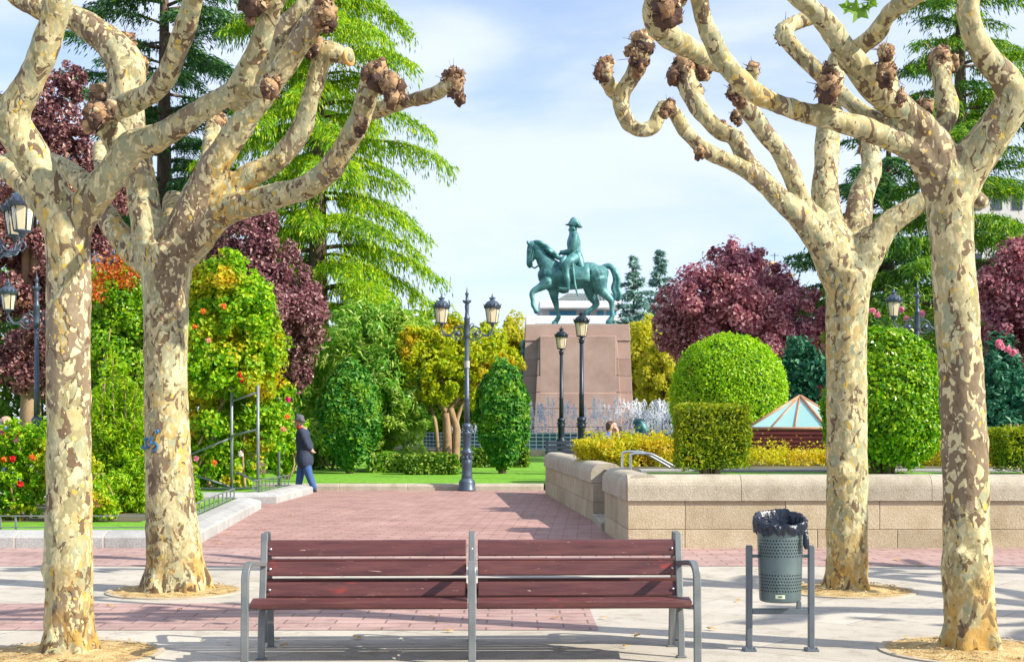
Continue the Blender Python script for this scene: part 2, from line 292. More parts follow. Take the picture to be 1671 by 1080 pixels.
# wood slats: dark wine-red varnish with wear
def slatmat():
    m, N, L = new_mat('wine_red_wood'); t = N('ShaderNodeTexCoord'); oi = N('ShaderNodeObjectInfo'); ad = N('ShaderNodeVectorMath', operation='MULTIPLY_ADD'); ad.inputs[1].default_value = (1, 1, 1); L(t.outputs['Object'], ad.inputs[0]); L(oi.outputs['Random'], ad.inputs[2])
    def nz_(sc, st, det=5, dist=0):
        q = N('ShaderNodeMapping'); q.inputs['Scale'].default_value = st; L(ad.outputs[0], q.inputs[0]); n = N('ShaderNodeTexNoise', i_Scale=sc, i_Detail=det, i_Roughness=.65, i_Distortion=dist); L(q.outputs[0], n.inputs['Vector']); return n.outputs[0]
    g = ramp(N, [(.28, (.052, .017, .019)), (.5, (.10, .030, .030)), (.68, (.135, .045, .038))]); L(nz_(5, (.5, 5, 5)), g.inputs[0])
    def over(c, f, colr):
        x = N('ShaderNodeMix', data_type='RGBA'); L(f, x.inputs[0]); L(c, x.inputs[6]); x.inputs[7].default_value = (*colr, 1); return x.outputs[2]
    c = g.outputs[0]
    w = ramp(N, [(.64, (0, 0, 0)), (.72, (.7, .7, .7))]); L(nz_(3.5, (1, 2.5, 2.5), 7, .6), w.inputs[0]); c = over(c, w.outputs[0], (.20, .105, .085))
    w = ramp(N, [(.66, (0, 0, 0)), (.70, (.8, .8, .8))]); L(nz_(2.2, (1, 1.8, 1.8), 3), w.inputs[0]); c = over(c, w.outputs[0], (.26, .035, .025))
    w = ramp(N, [(.70, (0, 0, 0)), (.73, (.9, .9, .9))]); L(nz_(34, (.25, 2, 2), 2, .8), w.inputs[0]); c = over(c, w.outputs[0], (.36, .24, .20))
    w = ramp(N, [(.66, (0, 0, 0)), (.74, (.7, .7, .7))]); L(nz_(9, (.35, 1.5, 1.5), 5, .5), w.inputs[0]); c = over(c, w.outputs[0], (.035, .014, .016))
    p = N('ShaderNodeBsdfPrincipled', i_Roughness=.42); o = N('ShaderNodeOutputMaterial'); rr_ = ramp(N, [(.35, (.32,) * 3), (.7, (.62,) * 3)]); L(nz_(6, (.6, 3, 3)), rr_.inputs[0]); L(rr_.outputs[0], p.inputs['Roughness'])
    b = N('ShaderNodeBump', i_Strength=.25, i_Distance=.004); L(nz_(14, (.3, 5, 5)), b.inputs['Height']); L(b.outputs[0], p.inputs['Normal']); L(c, p.inputs['Base Color']); L(p.outputs[0], o.inputs[0]); return m
M['slat'] = slatmat()
# ---------------------------------------------------------------- ground
def sheet(name, poly, z, m):
    return tag(link(name, np_ngon(name, poly, z), m), kind='structure')
def np_ngon(name, poly, z):
    me = bpy.data.meshes.new(name); me.from_pydata([(x, y, z) for x, y in poly], [], [tuple(range(len(poly)))]); me.update(); return me
M['slab'] = brickmat('grey_paving', (.42, .385, .325), (.47, .435, .375), (.25, .225, .19), 1.6, .8, .006, R(38), .8, .14, bump=.12)
M['brick'] = brickmat('red_paving', (.36, .235, .215), (.42, .285, .26), (.20, .13, .115), .40, .20, .009, 0, .8, .2)
M['brick_path'] = brickmat('red_path_paving', (.34, .20, .175), (.41, .255, .225), (.19, .11, .095), .40, .20, .009, R(3.2), .8, .2)
M['grass'] = surf('lawn_grass', [(.3, (.08, .24, .008)), (.5, (.14, .36, .010)), (.7, (.22, .43, .016))], 7, .9, bump=1.0, bscale=60, detail=12)
M['pathstone'] = surf('pale_path', [(.3, (.42, .38, .32)), (.7, (.52, .48, .42))], 3, .85)
sheet('ground', [(-900, -60), (900, -60), (900, 1800), (-900, 1800)], -.03, M['earth'])
sheet('plaza_pavement', [(-40, -8), (40, -8), (40, 36), (-40, 36)], 0, M['slab'])
sheet('brick_strip', [(-22, 10.85), (.66, 10.85), (.66, 12.45), (-22, 12.45)], .004, M['brick'])
sheet('brick_band', [(-22, 15.7), (22, 15.7), (22, 17.95), (-22, 17.95)], .004, M['brick'])
sheet('brick_path', [(-4.4, 17.95), (1.6, 17.95), (.80, 33.3), (-14, 33.3), (-14, 27.3), (-4.9, 27.3)], .004, M['brick_path'])
sheet('far_lawn', [(-24, 33.5), (.95, 33.5), (2.0, 62), (-24, 62)], .14, M['grass'])
sheet('garden_path', [(1.05, 33.4), (1.9, 33.4), (6, 44), (24, 44), (24, 90), (3.2, 90), (3.2, 60)], .16, M['pathstone'])

# ---------------------------------------------------------------- plane trees
def limb_pts(pts, Y0, d_end, d0=0):
    n = len(pts); out_ = []
    L = [0]
    for a, b in zip(pts, pts[1:]): L.append(L[-1] + math.hypot(b[0] - a[0], b[1] - a[1]))
    for (x, y, r), l in zip(pts, L):
        Y = Y0 + d0 + (d_end - d0) * (l / L[-1]) ** 1.1; p = at(x, y, Y); out_.append((p.x, p.y, p.z, r / F * Y))
    return np.array(out_)
def knob(root, p, r, up=(0, 0, 1), seed=0):
    """scabby pollard knuckle: lumpy swollen wood covered in curled bark scales, dying out down the limb"""
    rr = random.Random(seed); mb = MB(); up = (Vector(up) + Vector((rr.gauss(0, .25), rr.gauss(0, .25), 0))).normalized(); p = Vector(p); C = []
    for k in range(12):
        d = Vector((rr.gauss(0, 1), rr.gauss(0, 1), rr.gauss(0, 1))).normalized(); c = p + up * r * rr.uniform(-.85, .7) + d * r * .6; q = r * rr.uniform(.2, .5); C.append((c, q)); mb.ball(c, (q, q, q * 1.15), 8, 6, .8)
    C += [(p + up * r * .1, r * .78), (p - up * r * .5, r * .7)]
    for c, q in C[-2:]: mb.ball(c, q, 12, 8, .5)
    for _ in range(230):
        c0, q = rr.choice(C); d = Vector((rr.gauss(0, 1), rr.gauss(0, 1), rr.gauss(0, 1))).normalized(); d = (d + up * .3).normalized()
        c = c0 + d * q * rr.uniform(.9, 1.15); t = d.orthogonal(); t.rotate(Matrix.Rotation(rr.uniform(0, 6.3), 3, d)); w = d.cross(t); l = r * rr.uniform(.05, .2); k = d * r * rr.uniform(-.05, .26)
        mb.add([c - t * l, c + w * l * .6 + k * .4, c + t * l + k, c - w * l * .6], [(0, 1, 2, 3)])
    for _ in range(5):                                     # dead twiglets
        d = (Vector((rr.gauss(0, 1), rr.gauss(0, 1), rr.gauss(0, .6))) + up * .6).normalized(); mb.tube([p + d * r * .8, p + d * r * rr.uniform(1.4, 2.0)], [.003, .0015], 4)
    return mb.build('pollard_knob', M['knob'], root)
def plane_tree(name, label, Y0, trunk, limbs, knobs, group, bumps=(), cuts=()):
    x0 = gx(trunk[0][0], Y0); root = thing(name, label, 'tree', (x0, Y0, 0), 0, group); off = np.array((x0, Y0, 0, 0))
    mb = MB(); T = limb_pts([(a, b, c) for a, b, c in trunk], Y0, 0) - off; T[0, 2] = -.06
    mb.tube(T, T[:, 3], 20, 5)
    for k in range(5):                                     # root flare
        a = 2 * PI * k / 5 + .4; r0 = T[0, 3]
        mb.tube([(r0 * 1.02 * math.cos(a), r0 * 1.02 * math.sin(a), -.08), (r0 * .62 * math.cos(a), r0 * .62 * math.sin(a), .22), (r0 * .35 * math.cos(a), r0 * .35 * math.sin(a), .6)], [r0 * .34, r0 * .33, r0 * .3], 8, 3)
    for pts, d in limbs:
        P = limb_pts(pts, Y0, d) - off; mb.tube(P, P[:, 3] * np.linspace(1, .90, len(P)), 12, 5, round_=True)
    for x, y, r, d in knobs:                               # the wood itself swells under each knuckle
        p = at(x, y, Y0 + d); q = r / F * Y0; mb.ball((p.x - x0, p.y - Y0, p.z), q * .74, 10, 7, .5)
    for x, y, r, d in bumps:
        p = at(x, y, Y0 + d); mb.ball((p.x - x0, p.y - Y0, p.z), r / F * Y0, 10, 7, .4)
    me = remesh(mb, .017, 8, name, (.012, 6.0)); link('trunk', me, M['bark'], root)
    for i, (x, y, r, d) in enumerate(knobs):
        p = at(x, y, Y0 + d); knob(root, (p.x - x0, p.y - Y0, p.z), r / F * Y0 * 1.04, seed=i + int(x))
    for (x, y, r, d, dx, dy, dz) in cuts:
        p = at(x, y, Y0 + d) - Vector((x0, Y0, 0)); q = Vector((dx, dy, dz)).normalized(); s = r / F * Y0
        MB().tube([p - q * .02, p + q * .012], [s, s * .96], 16).build('cut_face', M['cut'], root)
    return root
G = 'pollarded plane trees along the paved walk'
fl = plane_tree('plane_tree', 'mottled plane tree nearest on the left, straight trunk forking low in two', 9.7,
    [(113, 1074, 44), (113, 1050, 40), (112, 1000, 38), (112, 900, 39), (113, 800, 37), (112, 650, 36), (112, 500, 36), (111, 400, 37), (110, 350, 41)],
    [([(102, 365, 34), (75, 300, 33), (42, 240, 31), (19, 190, 29), (48, 135, 26), (78, 65, 25), (92, 5, 25), (104, -60, 23), (110, -120, 20)], -.5),
     ([(28, 205, 24), (5, 178, 21), (-22, 160, 20)], -.2),
     ([(116, 365, 32), (150, 325, 29), (188, 277, 27), (214, 240, 27), (260, 223, 23), (330, 180, 20), (382, 147, 20), (404, 112, 19), (428, 62, 18), (446, 10, 19), (470, -50, 18)], -.9),
     ([(205, 262, 24), (186, 222, 22), (166, 190, 22), (210, 169, 20), (256, 145, 20), (284, 95, 20), (307, 30, 20), (320, -20, 19), (335, -80, 18)], -1.1),
     ([(98, 370, 24), (62, 325, 20), (38, 300, 19), (0, 270, 18), (-45, 250, 18)], .9),
     ([(383, 168, 15), (408, 155, 14), (438, 143, 13)], -.9)],
    [(162, 186, 22, -.55), (440, 143, 15, -.9), (418, -6, 26, -.9), (-20, 158, 24, -.2)], G, bumps=[(92, 930, 22, -.04)])
bl = plane_tree('plane_tree', 'mottled plane tree standing further back on the left, thick trunk marked with blue graffiti', 13.35,
    [(286, 968, 53), (286, 945, 50), (284, 900, 45), (277, 800, 40), (271, 650, 36), (271, 500, 37), (271, 430, 42), (270, 400, 44)],
    [([(250, 425, 30), (236, 335, 27), (218, 235, 26), (205, 160, 30), (205, 108, 34), (180, 72, 28), (148, 46, 25), (118, 30, 23), (72, 16, 22), (28, -8, 20), (-10, -40, 18)], .5),
     ([(256, 435, 26), (216, 408, 23), (186, 372, 21), (163, 337, 20), (150, 312, 19), (120, 285, 19), (90, 268, 18), (50, 258, 16), (10, 262, 14)], .9),
     ([(284, 410, 26), (286, 360, 24), (284, 330, 22)], .5),
     ([(235, 300, 14), (170, 280, 13), (163, 240, 13)], .8),
     ([(300, 390, 24), (328, 310, 16), (340, 260, 15), (349, 205, 15)], 1.1),
     ([(283, 412, 32), (320, 325, 27), (370, 238, 24), (404, 190, 22), (454, 122, 22), (502, 48, 22), (530, 22, 21)], -.7),
     ([(425, 165, 18), (446, 90, 18), (465, 44, 18), (498, 10, 17), (530, -40, 17)], -.2),
     ([(495, 60, 17), (525, 10, 17), (545, -40, 17)], -.8),
     ([(298, 400, 32), (342, 335, 25), (400, 292, 21), (452, 262, 19), (490, 215, 18), (507, 160, 17), (523, 105, 18), (530, 85, 22), (566, 92, 15)], -.4),
     ([(304, 405, 34), (360, 348, 26), (430, 326, 23), (500, 305, 21), (540, 275, 21), (568, 230, 20), (590, 190, 20), (600, 150, 21), (612, 128, 23)], -1.0),
     ([(594, 186, 16), (640, 172, 13), (700, 156, 13), (735, 140, 16)], -1.3)],
    [(207, 68, 16, .5), (232, 104, 13, .5), (158, 152, 17, .6), (352, 200, 19, 1.1), (500, 60, 16, -.4), (532, 24, 22, -.75), (515, 74, 17, -.4), (614, 122, 22, -1.05), (640, 142, 20, -1.15), (742, 136, 18, -1.3), (588, 205, 11, -1.05)], G,
    bumps=[(262, 905, 24, -.12)], cuts=[(570, 93, 15, -.4, 1, -.45, .1)])
fr = plane_tree('plane_tree', 'mottled plane tree nearest on the right, trunk swollen with a burl near its foot', 9.86,
    [(1586, 1066, 46), (1584, 1040, 42), (1581, 1000, 41), (1579, 940, 42), (1577, 860, 38), (1573, 700, 37), (1561, 500, 36), (1553, 400, 36), (1550, 335, 38), (1552, 295, 42)],
    [([(1538, 320, 30), (1503, 252, 25), (1450, 226, 21), (1400, 207, 20), (1340, 190, 19), (1290, 178, 18), (1230, 150, 18), (1184, 106, 18), (1163, 65, 18), (1146, 22, 18), (1138, -40, 17)], -.9),
     ([(1186, 106, 16), (1158, 97, 16), (1118, 75, 19), (1084, 53, 23), (1070, 28, 24), (1076, 0, 27), (1094, -30, 26)], -1.0),
     ([(1362, 190, 16), (1354, 168, 16), (1351, 145, 17)], -.6),
     ([(1545, 300, 36), (1524, 235, 29), (1477, 186, 26), (1420, 135, 25), (1379, 82, 22), (1346, 34, 19), (1308, 0, 18), (1270, -35, 17)], -.7),
     ([(1384, 100, 18), (1394, 86, 17), (1429, 56, 17), (1455, 18, 16), (1490, -4, 16), (1530, -40, 15)], -1.0),
     ([(1458, 165, 14), (1450, 130, 15), (1445, 85, 15)], -.6),
     ([(1500, 225, 18), (1455, 207, 15), (1425, 192, 14), (1381, 163, 14), (1344, 126, 14), (1316, 99, 14), (1290, 74, 15), (1279, 50, 16), (1297, 38, 13), (1335, 26, 13)], .5),
     ([(1533, 222, 14), (1546, 180, 19), (1537, 130, 17), (1535, 98, 18)], .2),
     ([(1560, 305, 40), (1578, 275, 37), (1622, 215, 33), (1652, 165, 30), (1640, 130, 25), (1604, 85, 23), (1583, 37, 22), (1582, -5, 22), (1588, -60, 20)], -.5),
     ([(1630, 205, 28), (1660, 165, 26), (1690, 135, 22), (1735, 80, 20)], -.3)],
    [(1351, 142, 22, -.6), (1446, 120, 18, -.6), (1444, 84, 14, -.6), (1470, 157, 10, -.75), (1535, 98, 22, .2), (1556, 105, 12, .2), (1510, 178, 15, 0), (1088, 2, 32, -1.0), (1280, 50, 16, .5)], G,
    bumps=[(1588, 948, 26, -.10), (1606, 985, 20, -.05), (1570, 905, 16, -.12)])
br = plane_tree('plane_tree', 'mottled plane tree standing further back on the right behind the litter bin', 13.4,
    [(1383, 966, 36), (1382, 945, 35), (1382, 880, 34), (1382, 700, 33), (1381, 560, 33), (1383, 490, 35), (1385, 445, 40)],
    [([(1372, 455, 32), (1342, 398, 26), (1308, 358, 21), (1270, 322, 18), (1236, 290, 16), (1200, 268, 14), (1162, 252, 14), (1126, 223, 13), (1097, 181, 13), (1081, 176, 13), (1068, 206, 13), (1041, 212, 13), (1021, 193, 14), (1014, 155, 15), (1038, 116, 17), (1050, 75, 18)], -.8),
     ([(1014, 165, 13), (995, 140, 13), (986, 120, 13)], -.85),
     ([(1352, 410, 22), (1310, 352, 17), (1273, 318, 15), (1222, 267, 15), (1199, 223, 15), (1177, 217, 14), (1158, 198, 15), (1135, 168, 18), (1120, 128, 22)], .5),
     ([(1362, 410, 28), (1336, 365, 20), (1311, 333, 17), (1284, 267, 16), (1244, 211, 16), (1214, 170, 16), (1204, 148, 17)], -.3),
     ([(1213, 170, 12), (1224, 140, 11), (1228, 116, 12)], -.4),
     ([(1366, 430, 34), (1348, 340, 25), (1348, 275, 22), (1352, 215, 21), (1357, 150, 20), (1366, 100, 18)], .7),
     ([(1396, 440, 32), (1398, 392, 25), (1404, 325, 22), (1422, 278, 19), (1419, 235, 18)], .6),
     ([(1402, 440, 30), (1440, 377, 23), (1480, 345, 19), (1515, 325, 17), (1565, 302, 15), (1600, 330, 14)], -.2)],
    [(1050, 68, 20, -.8), (1040, 95, 17, -.8), (986, 116, 15, -.85), (1116, 112, 25, .5), (1146, 112, 18, .5), (1133, 150, 19, .5), (1228, 112, 12, -.4), (1204, 150, 19, -.3), (1180, 215, 12, .5), (1202, 190, 12, .5), (1090, 176, 11, -.78), (1141, 246, 9, -.75), (1418, 232, 17, .6)], G,
    bumps=[(1376, 770, 14, -.2)])
# the same trees further along the walk, beyond the right edge of the picture
for src, x, y, a in ((bl, 9.5, 9.8, 1.9), (fr, 9.3, 13.4, 2.6), (br, 15.6, 9.9, .7), (fl, 15.4, 13.4, 4.0), (br, 4.6, 5.6, 2.2)):
    c = copy_tree(src); c.location = (x, y, 0); c.rotation_euler.z = a; c['label'] = 'plane tree of the same walk standing beyond the right edge'
# the single spray of leaves at the top
mb = MB(); rr = random.Random(3)
lv = thing('leaf_spray', 'small spray of green plane leaves on a thin twig at the top', 'leaves', at(1405, 12, 8.9))
mb.tube([(.11, 0, .02), (.04, .0, .03), (-.02, 0, .015), (-.10, 0, .0)], .003, 5, 3); mb.build('twig', M['tan_bark'], lv)
M['planeleaf'] = leafmat('plane_leaf', [(.10, .22, .03), (.16, .30, .04), (.22, .36, .05)])
for (dx, dz, s, a) in ((-.085, -.005, .06, 2.9), (-.02, -.025, .085, -2.0), (.055, .035, .06, .5), (.03, -.005, .045, -1.2)):
    lf = MB(); pts = []
    for k in range(15):
        t = 2 * PI * k / 15; q = s * (1.0 if k % 3 == 0 else .62 if k % 3 == 1 else .55) * (1.1 if k == 0 else .35 if k in (7, 8) else 1)
        pts.append(Vector((math.cos(t + a) * q, -.02 + .012 * math.sin(3 * t), math.sin(t + a) * q)))
    lf.add([(dx, 0, dz)] + [(p.x + dx, p.y, p.z + dz) for p in pts], [(0, i + 1, (i + 1) % 15 + 1) for i in range(15)]); lf.build('leaf', M['planeleaf'], lv)
# graffiti: strokes wrapped onto the bark
def on_trunk(px, py): 
    u = (px - 270) / 36; u = max(-.98, min(.98, u)); r = 36 / F * 13.35 * 1.03; p = at(270, py, 13.35)
    return Vector((p.x - gx(286, 13.35) + r * u, -r * math.sqrt(1 - u * u) - .008, p.z))
gm = surf('blue_spray_paint', [(.3, (.01, .10, .30)), (.7, (.02, .17, .42))], 8, .6)
mb = MB()
for st in ([(258, 713), (255, 719), (257, 723), (263, 722), (266, 727), (263, 733), (258, 736)], [(234, 731), (239, 727), (243, 732), (248, 729)], [(243, 717), (249, 714), (246, 722), (251, 730)], [(266, 701), (267, 704), (265, 705)]):
    mb.tube([on_trunk(*p) for p in st], .009 if len(st) > 3 else .016, 6, 4)
mb.build('graffiti', gm, bl)
# planting pits: sunken ring of sandy soil in the paving with a pale rim
M['rim'] = surf('pit_rim', [(.3, (.34, .29, .22)), (.7, (.46, .40, .30))], 6, .85)
for t_, lab in ((fl, 'round sandy pit round the foot of the nearest left plane tree'), (bl, 'round sandy pit round the graffitied plane tree further back'), (fr, 'round sandy pit round the foot of the nearest right plane tree'), (br, 'round sandy pit round the plane tree behind the litter bin')):
    x, y = t_.location.x, t_.location.y; rt = thing('tree_pit', lab, 'tree pit', (x, y, 0), 0, 'sandy tree pits in the paving')
    V = []; n = 48; m_ = 14
    for i in range(m_):
        for k in range(n):
            a = 2 * PI * k / n; q = .59 * (i + .3) / (m_ - .7); z = .010 + .05 * (1 - (q / .59)) ** 1.5 + .012 * mnoise.noise(Vector((x + q * math.cos(a) * 9, y + q * math.sin(a) * 9, 0))) * (1 - (i == m_ - 1)); V.append((q * math.cos(a), q * math.sin(a), max(z, .007)))
    link('soil', np_mesh('soil', V, [(i * n + k, i * n + (k + 1) % n, (i + 1) * n + (k + 1) % n, (i + 1) * n + k) for i in range(m_ - 1) for k in range(n)], True), M['soil'], rt)
    lit = MB(); r2 = random.Random(int(x * 10))
    for _ in range(170):                                   # chips and dead leaves
        a = r2.uniform(0, 6.3); q = .6 * math.sqrt(r2.random()); s = r2.uniform(.008, .028); b = r2.uniform(0, 6.3); c = Vector((q * math.cos(a), q * math.sin(a), .03 + .05 * (1 - q / .6)))
        u = Vector((math.cos(b), math.sin(b), r2.uniform(-.4, .4))) * s; w = Vector((-math.sin(b), math.cos(b), r2.uniform(-.4, .4))) * s * .6; lit.add([c - u, c + w, c + u, c - w], [(0, 1, 2, 3)])
    tag(lit.build('leaf_litter', M['soil'], rt), kind='stuff')
    MB().lathe([(.585, -.02), (.585, .012), (.635, .012), (.635, -.02)], n=48, close=False, smooth=False).build('rim', M['rim'], rt)

# ---------------------------------------------------------------- double-sided bench
bench = thing('double_sided_bench', 'back to back bench with wine red wooden slats and grey steel frames', 'bench', (-.275, 9.80, 0), R(1.6))
HW = 1.475
def bench_side(s):                                         # s=-1: the side towards the camera
    y = lambda v: s * (v)                                  # v = distance from the middle of the bench
    for x0, x1 in ((-HW + .035, -.03), (.03, HW - .035)):
        cx_, w = (x0 + x1) / 2, x1 - x0
        st = MB()
        for k in range(3):
            v = .475 - k * .132; z = .403 - k * .020; st.box((cx_, y(v), z), (w, .122, .042), rx=s * R(-8.6))
        st.build('seat', M['slat'], bench, .006)
        bk = MB()
        for z, v in ((.452, .125), (.590, .098), (.722, .072)): bk.box((cx_, y(v), z), (w - .02, .034, .098), rx=s * R(11))
        bk.build('backrest', M['slat'], bench, .006)
for s in (-1, 1): bench_side(s)
def flat_bar(mb, pts, w, t):                               # bent bar: pts (x, y, z), width w along x, thickness t
    P = spline(np.array(pts, float), 6)
    T = np.gradient(P, axis=0); T /= np.linalg.norm(T, axis=1)[:, None]; V = []
    for p, d in zip(P, T):
        n_ = np.array((0, -d[2], d[1])); n_ /= max(np.linalg.norm(n_), 1e-6)
        for a, b in ((-1, -1), (1, -1), (1, 1), (-1, 1)): V.append(p + np.array((a * w / 2, 0, 0)) + n_ * b * t / 2)
    k = len(P); Fc = [(i * 4 + j, i * 4 + (j + 1) % 4, (i + 1) * 4 + (j + 1) % 4, (i + 1) * 4 + j) for i in range(k - 1) for j in range(4)] + [(3, 2, 1, 0), tuple(range(k * 4 - 4, k * 4))]
    mb.add(V, Fc)
for x in (-HW, 0, HW):
    for s in (-1, 1):
        ins = 0 if x == 0 else -.062 * (1 if x > 0 else -1); f = MB(); y = lambda v: s * v
        flat_bar(f, [(x, y(.535), 0), (x, y(.53), .25), (x, y(.515), .45), (x, y(.505), .575), (x + ins * .12, y(.48), .635), (x + ins * .3, y(.42), .655), (x + ins * .7, y(.26), .64), (x + ins, y(.12), .625)], .05, .034)
        flat_bar(f, [(x + ins, y(.235), 0), (x + ins, y(.205), .25), (x + ins, y(.155), .42), (x + ins, y(.10), .65), (x + ins, y(.062), .83)], .046, .03)
        f.bar((x + ins * .5, y(.52), .375), (x + ins, y(.15), .335), .04, .03)
        f.box((x, y(.535), .006), (.07, .07, .012)); f.box((x + ins, y(.236), .006), (.07, .06, .012))
        f.build('bench_frame', M['steel'], bench, .006)
        for z, v in ((.452, .150), (.590, .120), (.722, .094)):
            bo = MB(); bo.ball((x + ins * 1.0 - (.0 if x else .0) - (1 if x > 0 else -1 if x < 0 else 0) * .045, s * v, z), (.010, .008, .010), 8, 6); bo.build('bolt', M['chrome'], bench)

# ---------------------------------------------------------------- litter bin
bx = gx(1273, 9.9); bn = thing('litter_bin', 'grey perforated metal litter bin with black bag hung between two posts', 'litter bin', (bx, 9.9, 0))
def binmat():
    m, N, L = new_mat('perforated_metal'); u = N('ShaderNodeTexCoord'); s = N('ShaderNodeSeparateXYZ'); L(u.outputs['Object'], s.inputs[0])
    def ma(op, a, b=None):
        n = N('ShaderNodeMath', operation=op)
        for i, v in enumerate((a, b)):
            if v is None: continue
            if isinstance(v, (int, float)): n.inputs[i].default_value = v
            else: L(v, n.inputs[i])
        return n.outputs[0]
    ang = ma('MULTIPLY', ma('ARCTAN2', s.outputs[1], s.outputs[0]), 46 / (2 * PI)); zz = ma('MULTIPLY', s.outputs[2], 46.0); row = ma('FLOOR', zz); 
    uu = ma('ADD', ang, ma('MULTIPLY', row, .5)); fu = ma('SUBTRACT', ma('FRACT', ma('ADD', uu, 100)), .5); fv = ma('SUBTRACT', ma('FRACT', zz), .5)
    d = ma('SQRT', ma('ADD', ma('MULTIPLY', fu, fu), ma('MULTIPLY', fv, fv))); hole = ma('LESS_THAN', d, .27)
    b1 = ma('MULTIPLY', ma('GREATER_THAN', row, 18.5), ma('LESS_THAN', row, 24.5)); b2 = ma('MULTIPLY', ma('GREATER_THAN', row, 29.5), ma('LESS_THAN', row, 35.5)); h = ma('MULTIPLY', hole, ma('ADD', b1, b2))
    nz_ = N('ShaderNodeTexNoise', i_Scale=6, i_Detail=4); r_ = ramp(N, [(.3, (.10, .15, .165)), (.7, (.155, .21, .22))]); L(u.outputs['Object'], nz_.inputs[0]); L(nz_.outputs[0], r_.inputs[0])
    x = N('ShaderNodeMix', data_type='RGBA'); x.inputs[7].default_value = (.012, .016, .02, 1); L(h, x.inputs[0]); L(r_.outputs[0], x.inputs[6])
    p = N('ShaderNodeBsdfPrincipled', i_Roughness=.36, i_Metallic=.45); o = N('ShaderNodeOutputMaterial'); L(x.outputs[2], p.inputs['Base Color']); L(p.outputs[0], o.inputs[0])
    b = N('ShaderNodeBump', i_Strength=.6, i_Distance=.004); b.invert = True; L(h, b.inputs['Height']); L(b.outputs[0], p.inputs['Normal']); return m
prof = [(.0, .342), (.128, .342), (.140, .347), (.144, .362), (.150, .55), (.160, .84), (.163, .862), (.158, .862), (.152, .80), (.145, .55)]
MB().lathe(prof, n=48, close=False).build('bucket', binmat(), bn)
M['binpost'] = surf('bin_post_paint', [(.3, (.095, .115, .14)), (.7, (.14, .165, .19))], 5, .45, .3)
for s in (-1, 1):
    p = MB(); p.box((s * .216, 0, .365), (.042, .05, .73)); po = p.build('post', M['binpost'], bn, .006)
    b = MB(); b.box((s * .216, -.01, .008), (.085, .12, .016)); 
    for q in (-.03, .03): b.lathe([(.009, .0), (.009, .018), (.004, .022)], (s * .216 + q, -.05, .008), 8)
    b.build('foot_plate', M['binpost'], po, .003)
cb = MB(); cb.box((0, 0, .272), (.39, .04, .038)); cb.box((.13, 0, .315), (.032, .03, .05)); cb.build('crossbar', M['binpost'], bn, .004)
for s in (-1, 1): MB().box((s * .176, 0, .655), (.042, .02, .022)).build('bracket', M['binpost'], bn, .003)
# bag: crumpled film folded over the rim
def bag():
    pr = [(.02, .50), (.10, .56), (.135, .68), (.148, .80), (.158, .875), (.172, .905), (.184, .898), (.188, .870), (.184, .835), (.178, .800)]
    pr = [tuple(p[:2]) for p in spline(np.array([(a, b, 0) for a, b in pr], float), 4)]; V = []; n = 120
    for i, (r_, z) in enumerate(pr):
        for k in range(n):
            a = 2 * PI * k / n; d = Vector((math.cos(a), math.sin(a), 0)); w = mnoise.noise(Vector((d.x * 5, d.y * 5, z * 7))) * .014 + mnoise.noise(Vector((d.x * 13 + 4, d.y * 13, z * 24))) * .009
            e = max(0, (i - 14) / len(pr)) * mnoise.noise(Vector((d.x * 6, d.y * 6, 3))) * .07; tl = max(0, (z - .8)) * d.y * .42
            V.append((d.x * (r_ + w), d.y * (r_ + w), z + (w * .8 if i > 12 else w) + (e if i > 24 else 0) + tl + .02))
    return np_mesh('bin_bag', V, [(i * n + k, i * n + (k + 1) % n, (i + 1) * n + (k + 1) % n, (i + 1) * n + k) for i in range(len(pr) - 1) for k in range(n)], True)
M['bag'] = surf('black_bin_bag', [(.3, (.006, .010, .022)), (.7, (.012, .020, .042))], 9, .3, bump=.5, bscale=30, spec=.55)
bg_ = link('bin_bag', bag(), M['bag'], bn)
kn = MB(); kn.ball((.150, -.105, .83), (.022, .022, .026), 10, 7, .5); kn.tube([(.15, -.107, .83), (.155, -.118, .79), (.157, -.118, .745), (.16, -.115, .715)], [.012, .02, .022, .014], 9, 3); kn.build('knot', M['bag'], bg_)
st_ = MB(); 
for k in range(7):
    a = R(-113 + k * 3.6); a1 = R(-113 + (k + 1) * 3.6); r_ = .1475; st_.add([(r_ * math.cos(a), r_ * math.sin(a), .375), (r_ * math.cos(a1), r_ * math.sin(a1), .375), (r_ * math.cos(a1) * 1.008, r_ * math.sin(a1) * 1.008, .402), (r_ * math.cos(a) * 1.008, r_ * math.sin(a) * 1.008, .402)], [(0, 1, 2, 3)])
sk = st_.build('sticker', surf('cream_sticker', [(.3, (.68, .7, .52)), (.7, (.75, .78, .6))], 3, .4), bn)
s2 = MB()
for k in range(3):
    a = R(-105.5 + k * 3.6); a1 = R(-105.5 + (k + 1) * 3.6); r_ = .1495; s2.add([(r_ * math.cos(a), r_ * math.sin(a), .383), (r_ * math.cos(a1), r_ * math.sin(a1), .383), (r_ * math.cos(a1) * 1.004, r_ * math.sin(a1) * 1.004, .394), (r_ * math.cos(a) * 1.004, r_ * math.sin(a) * 1.004, .394)], [(0, 1, 2, 3)])
s2.build('emblem', surf('green_print', [(.3, (.05, .20, .06)), (.7, (.07, .26, .08))], 3, .4), sk)

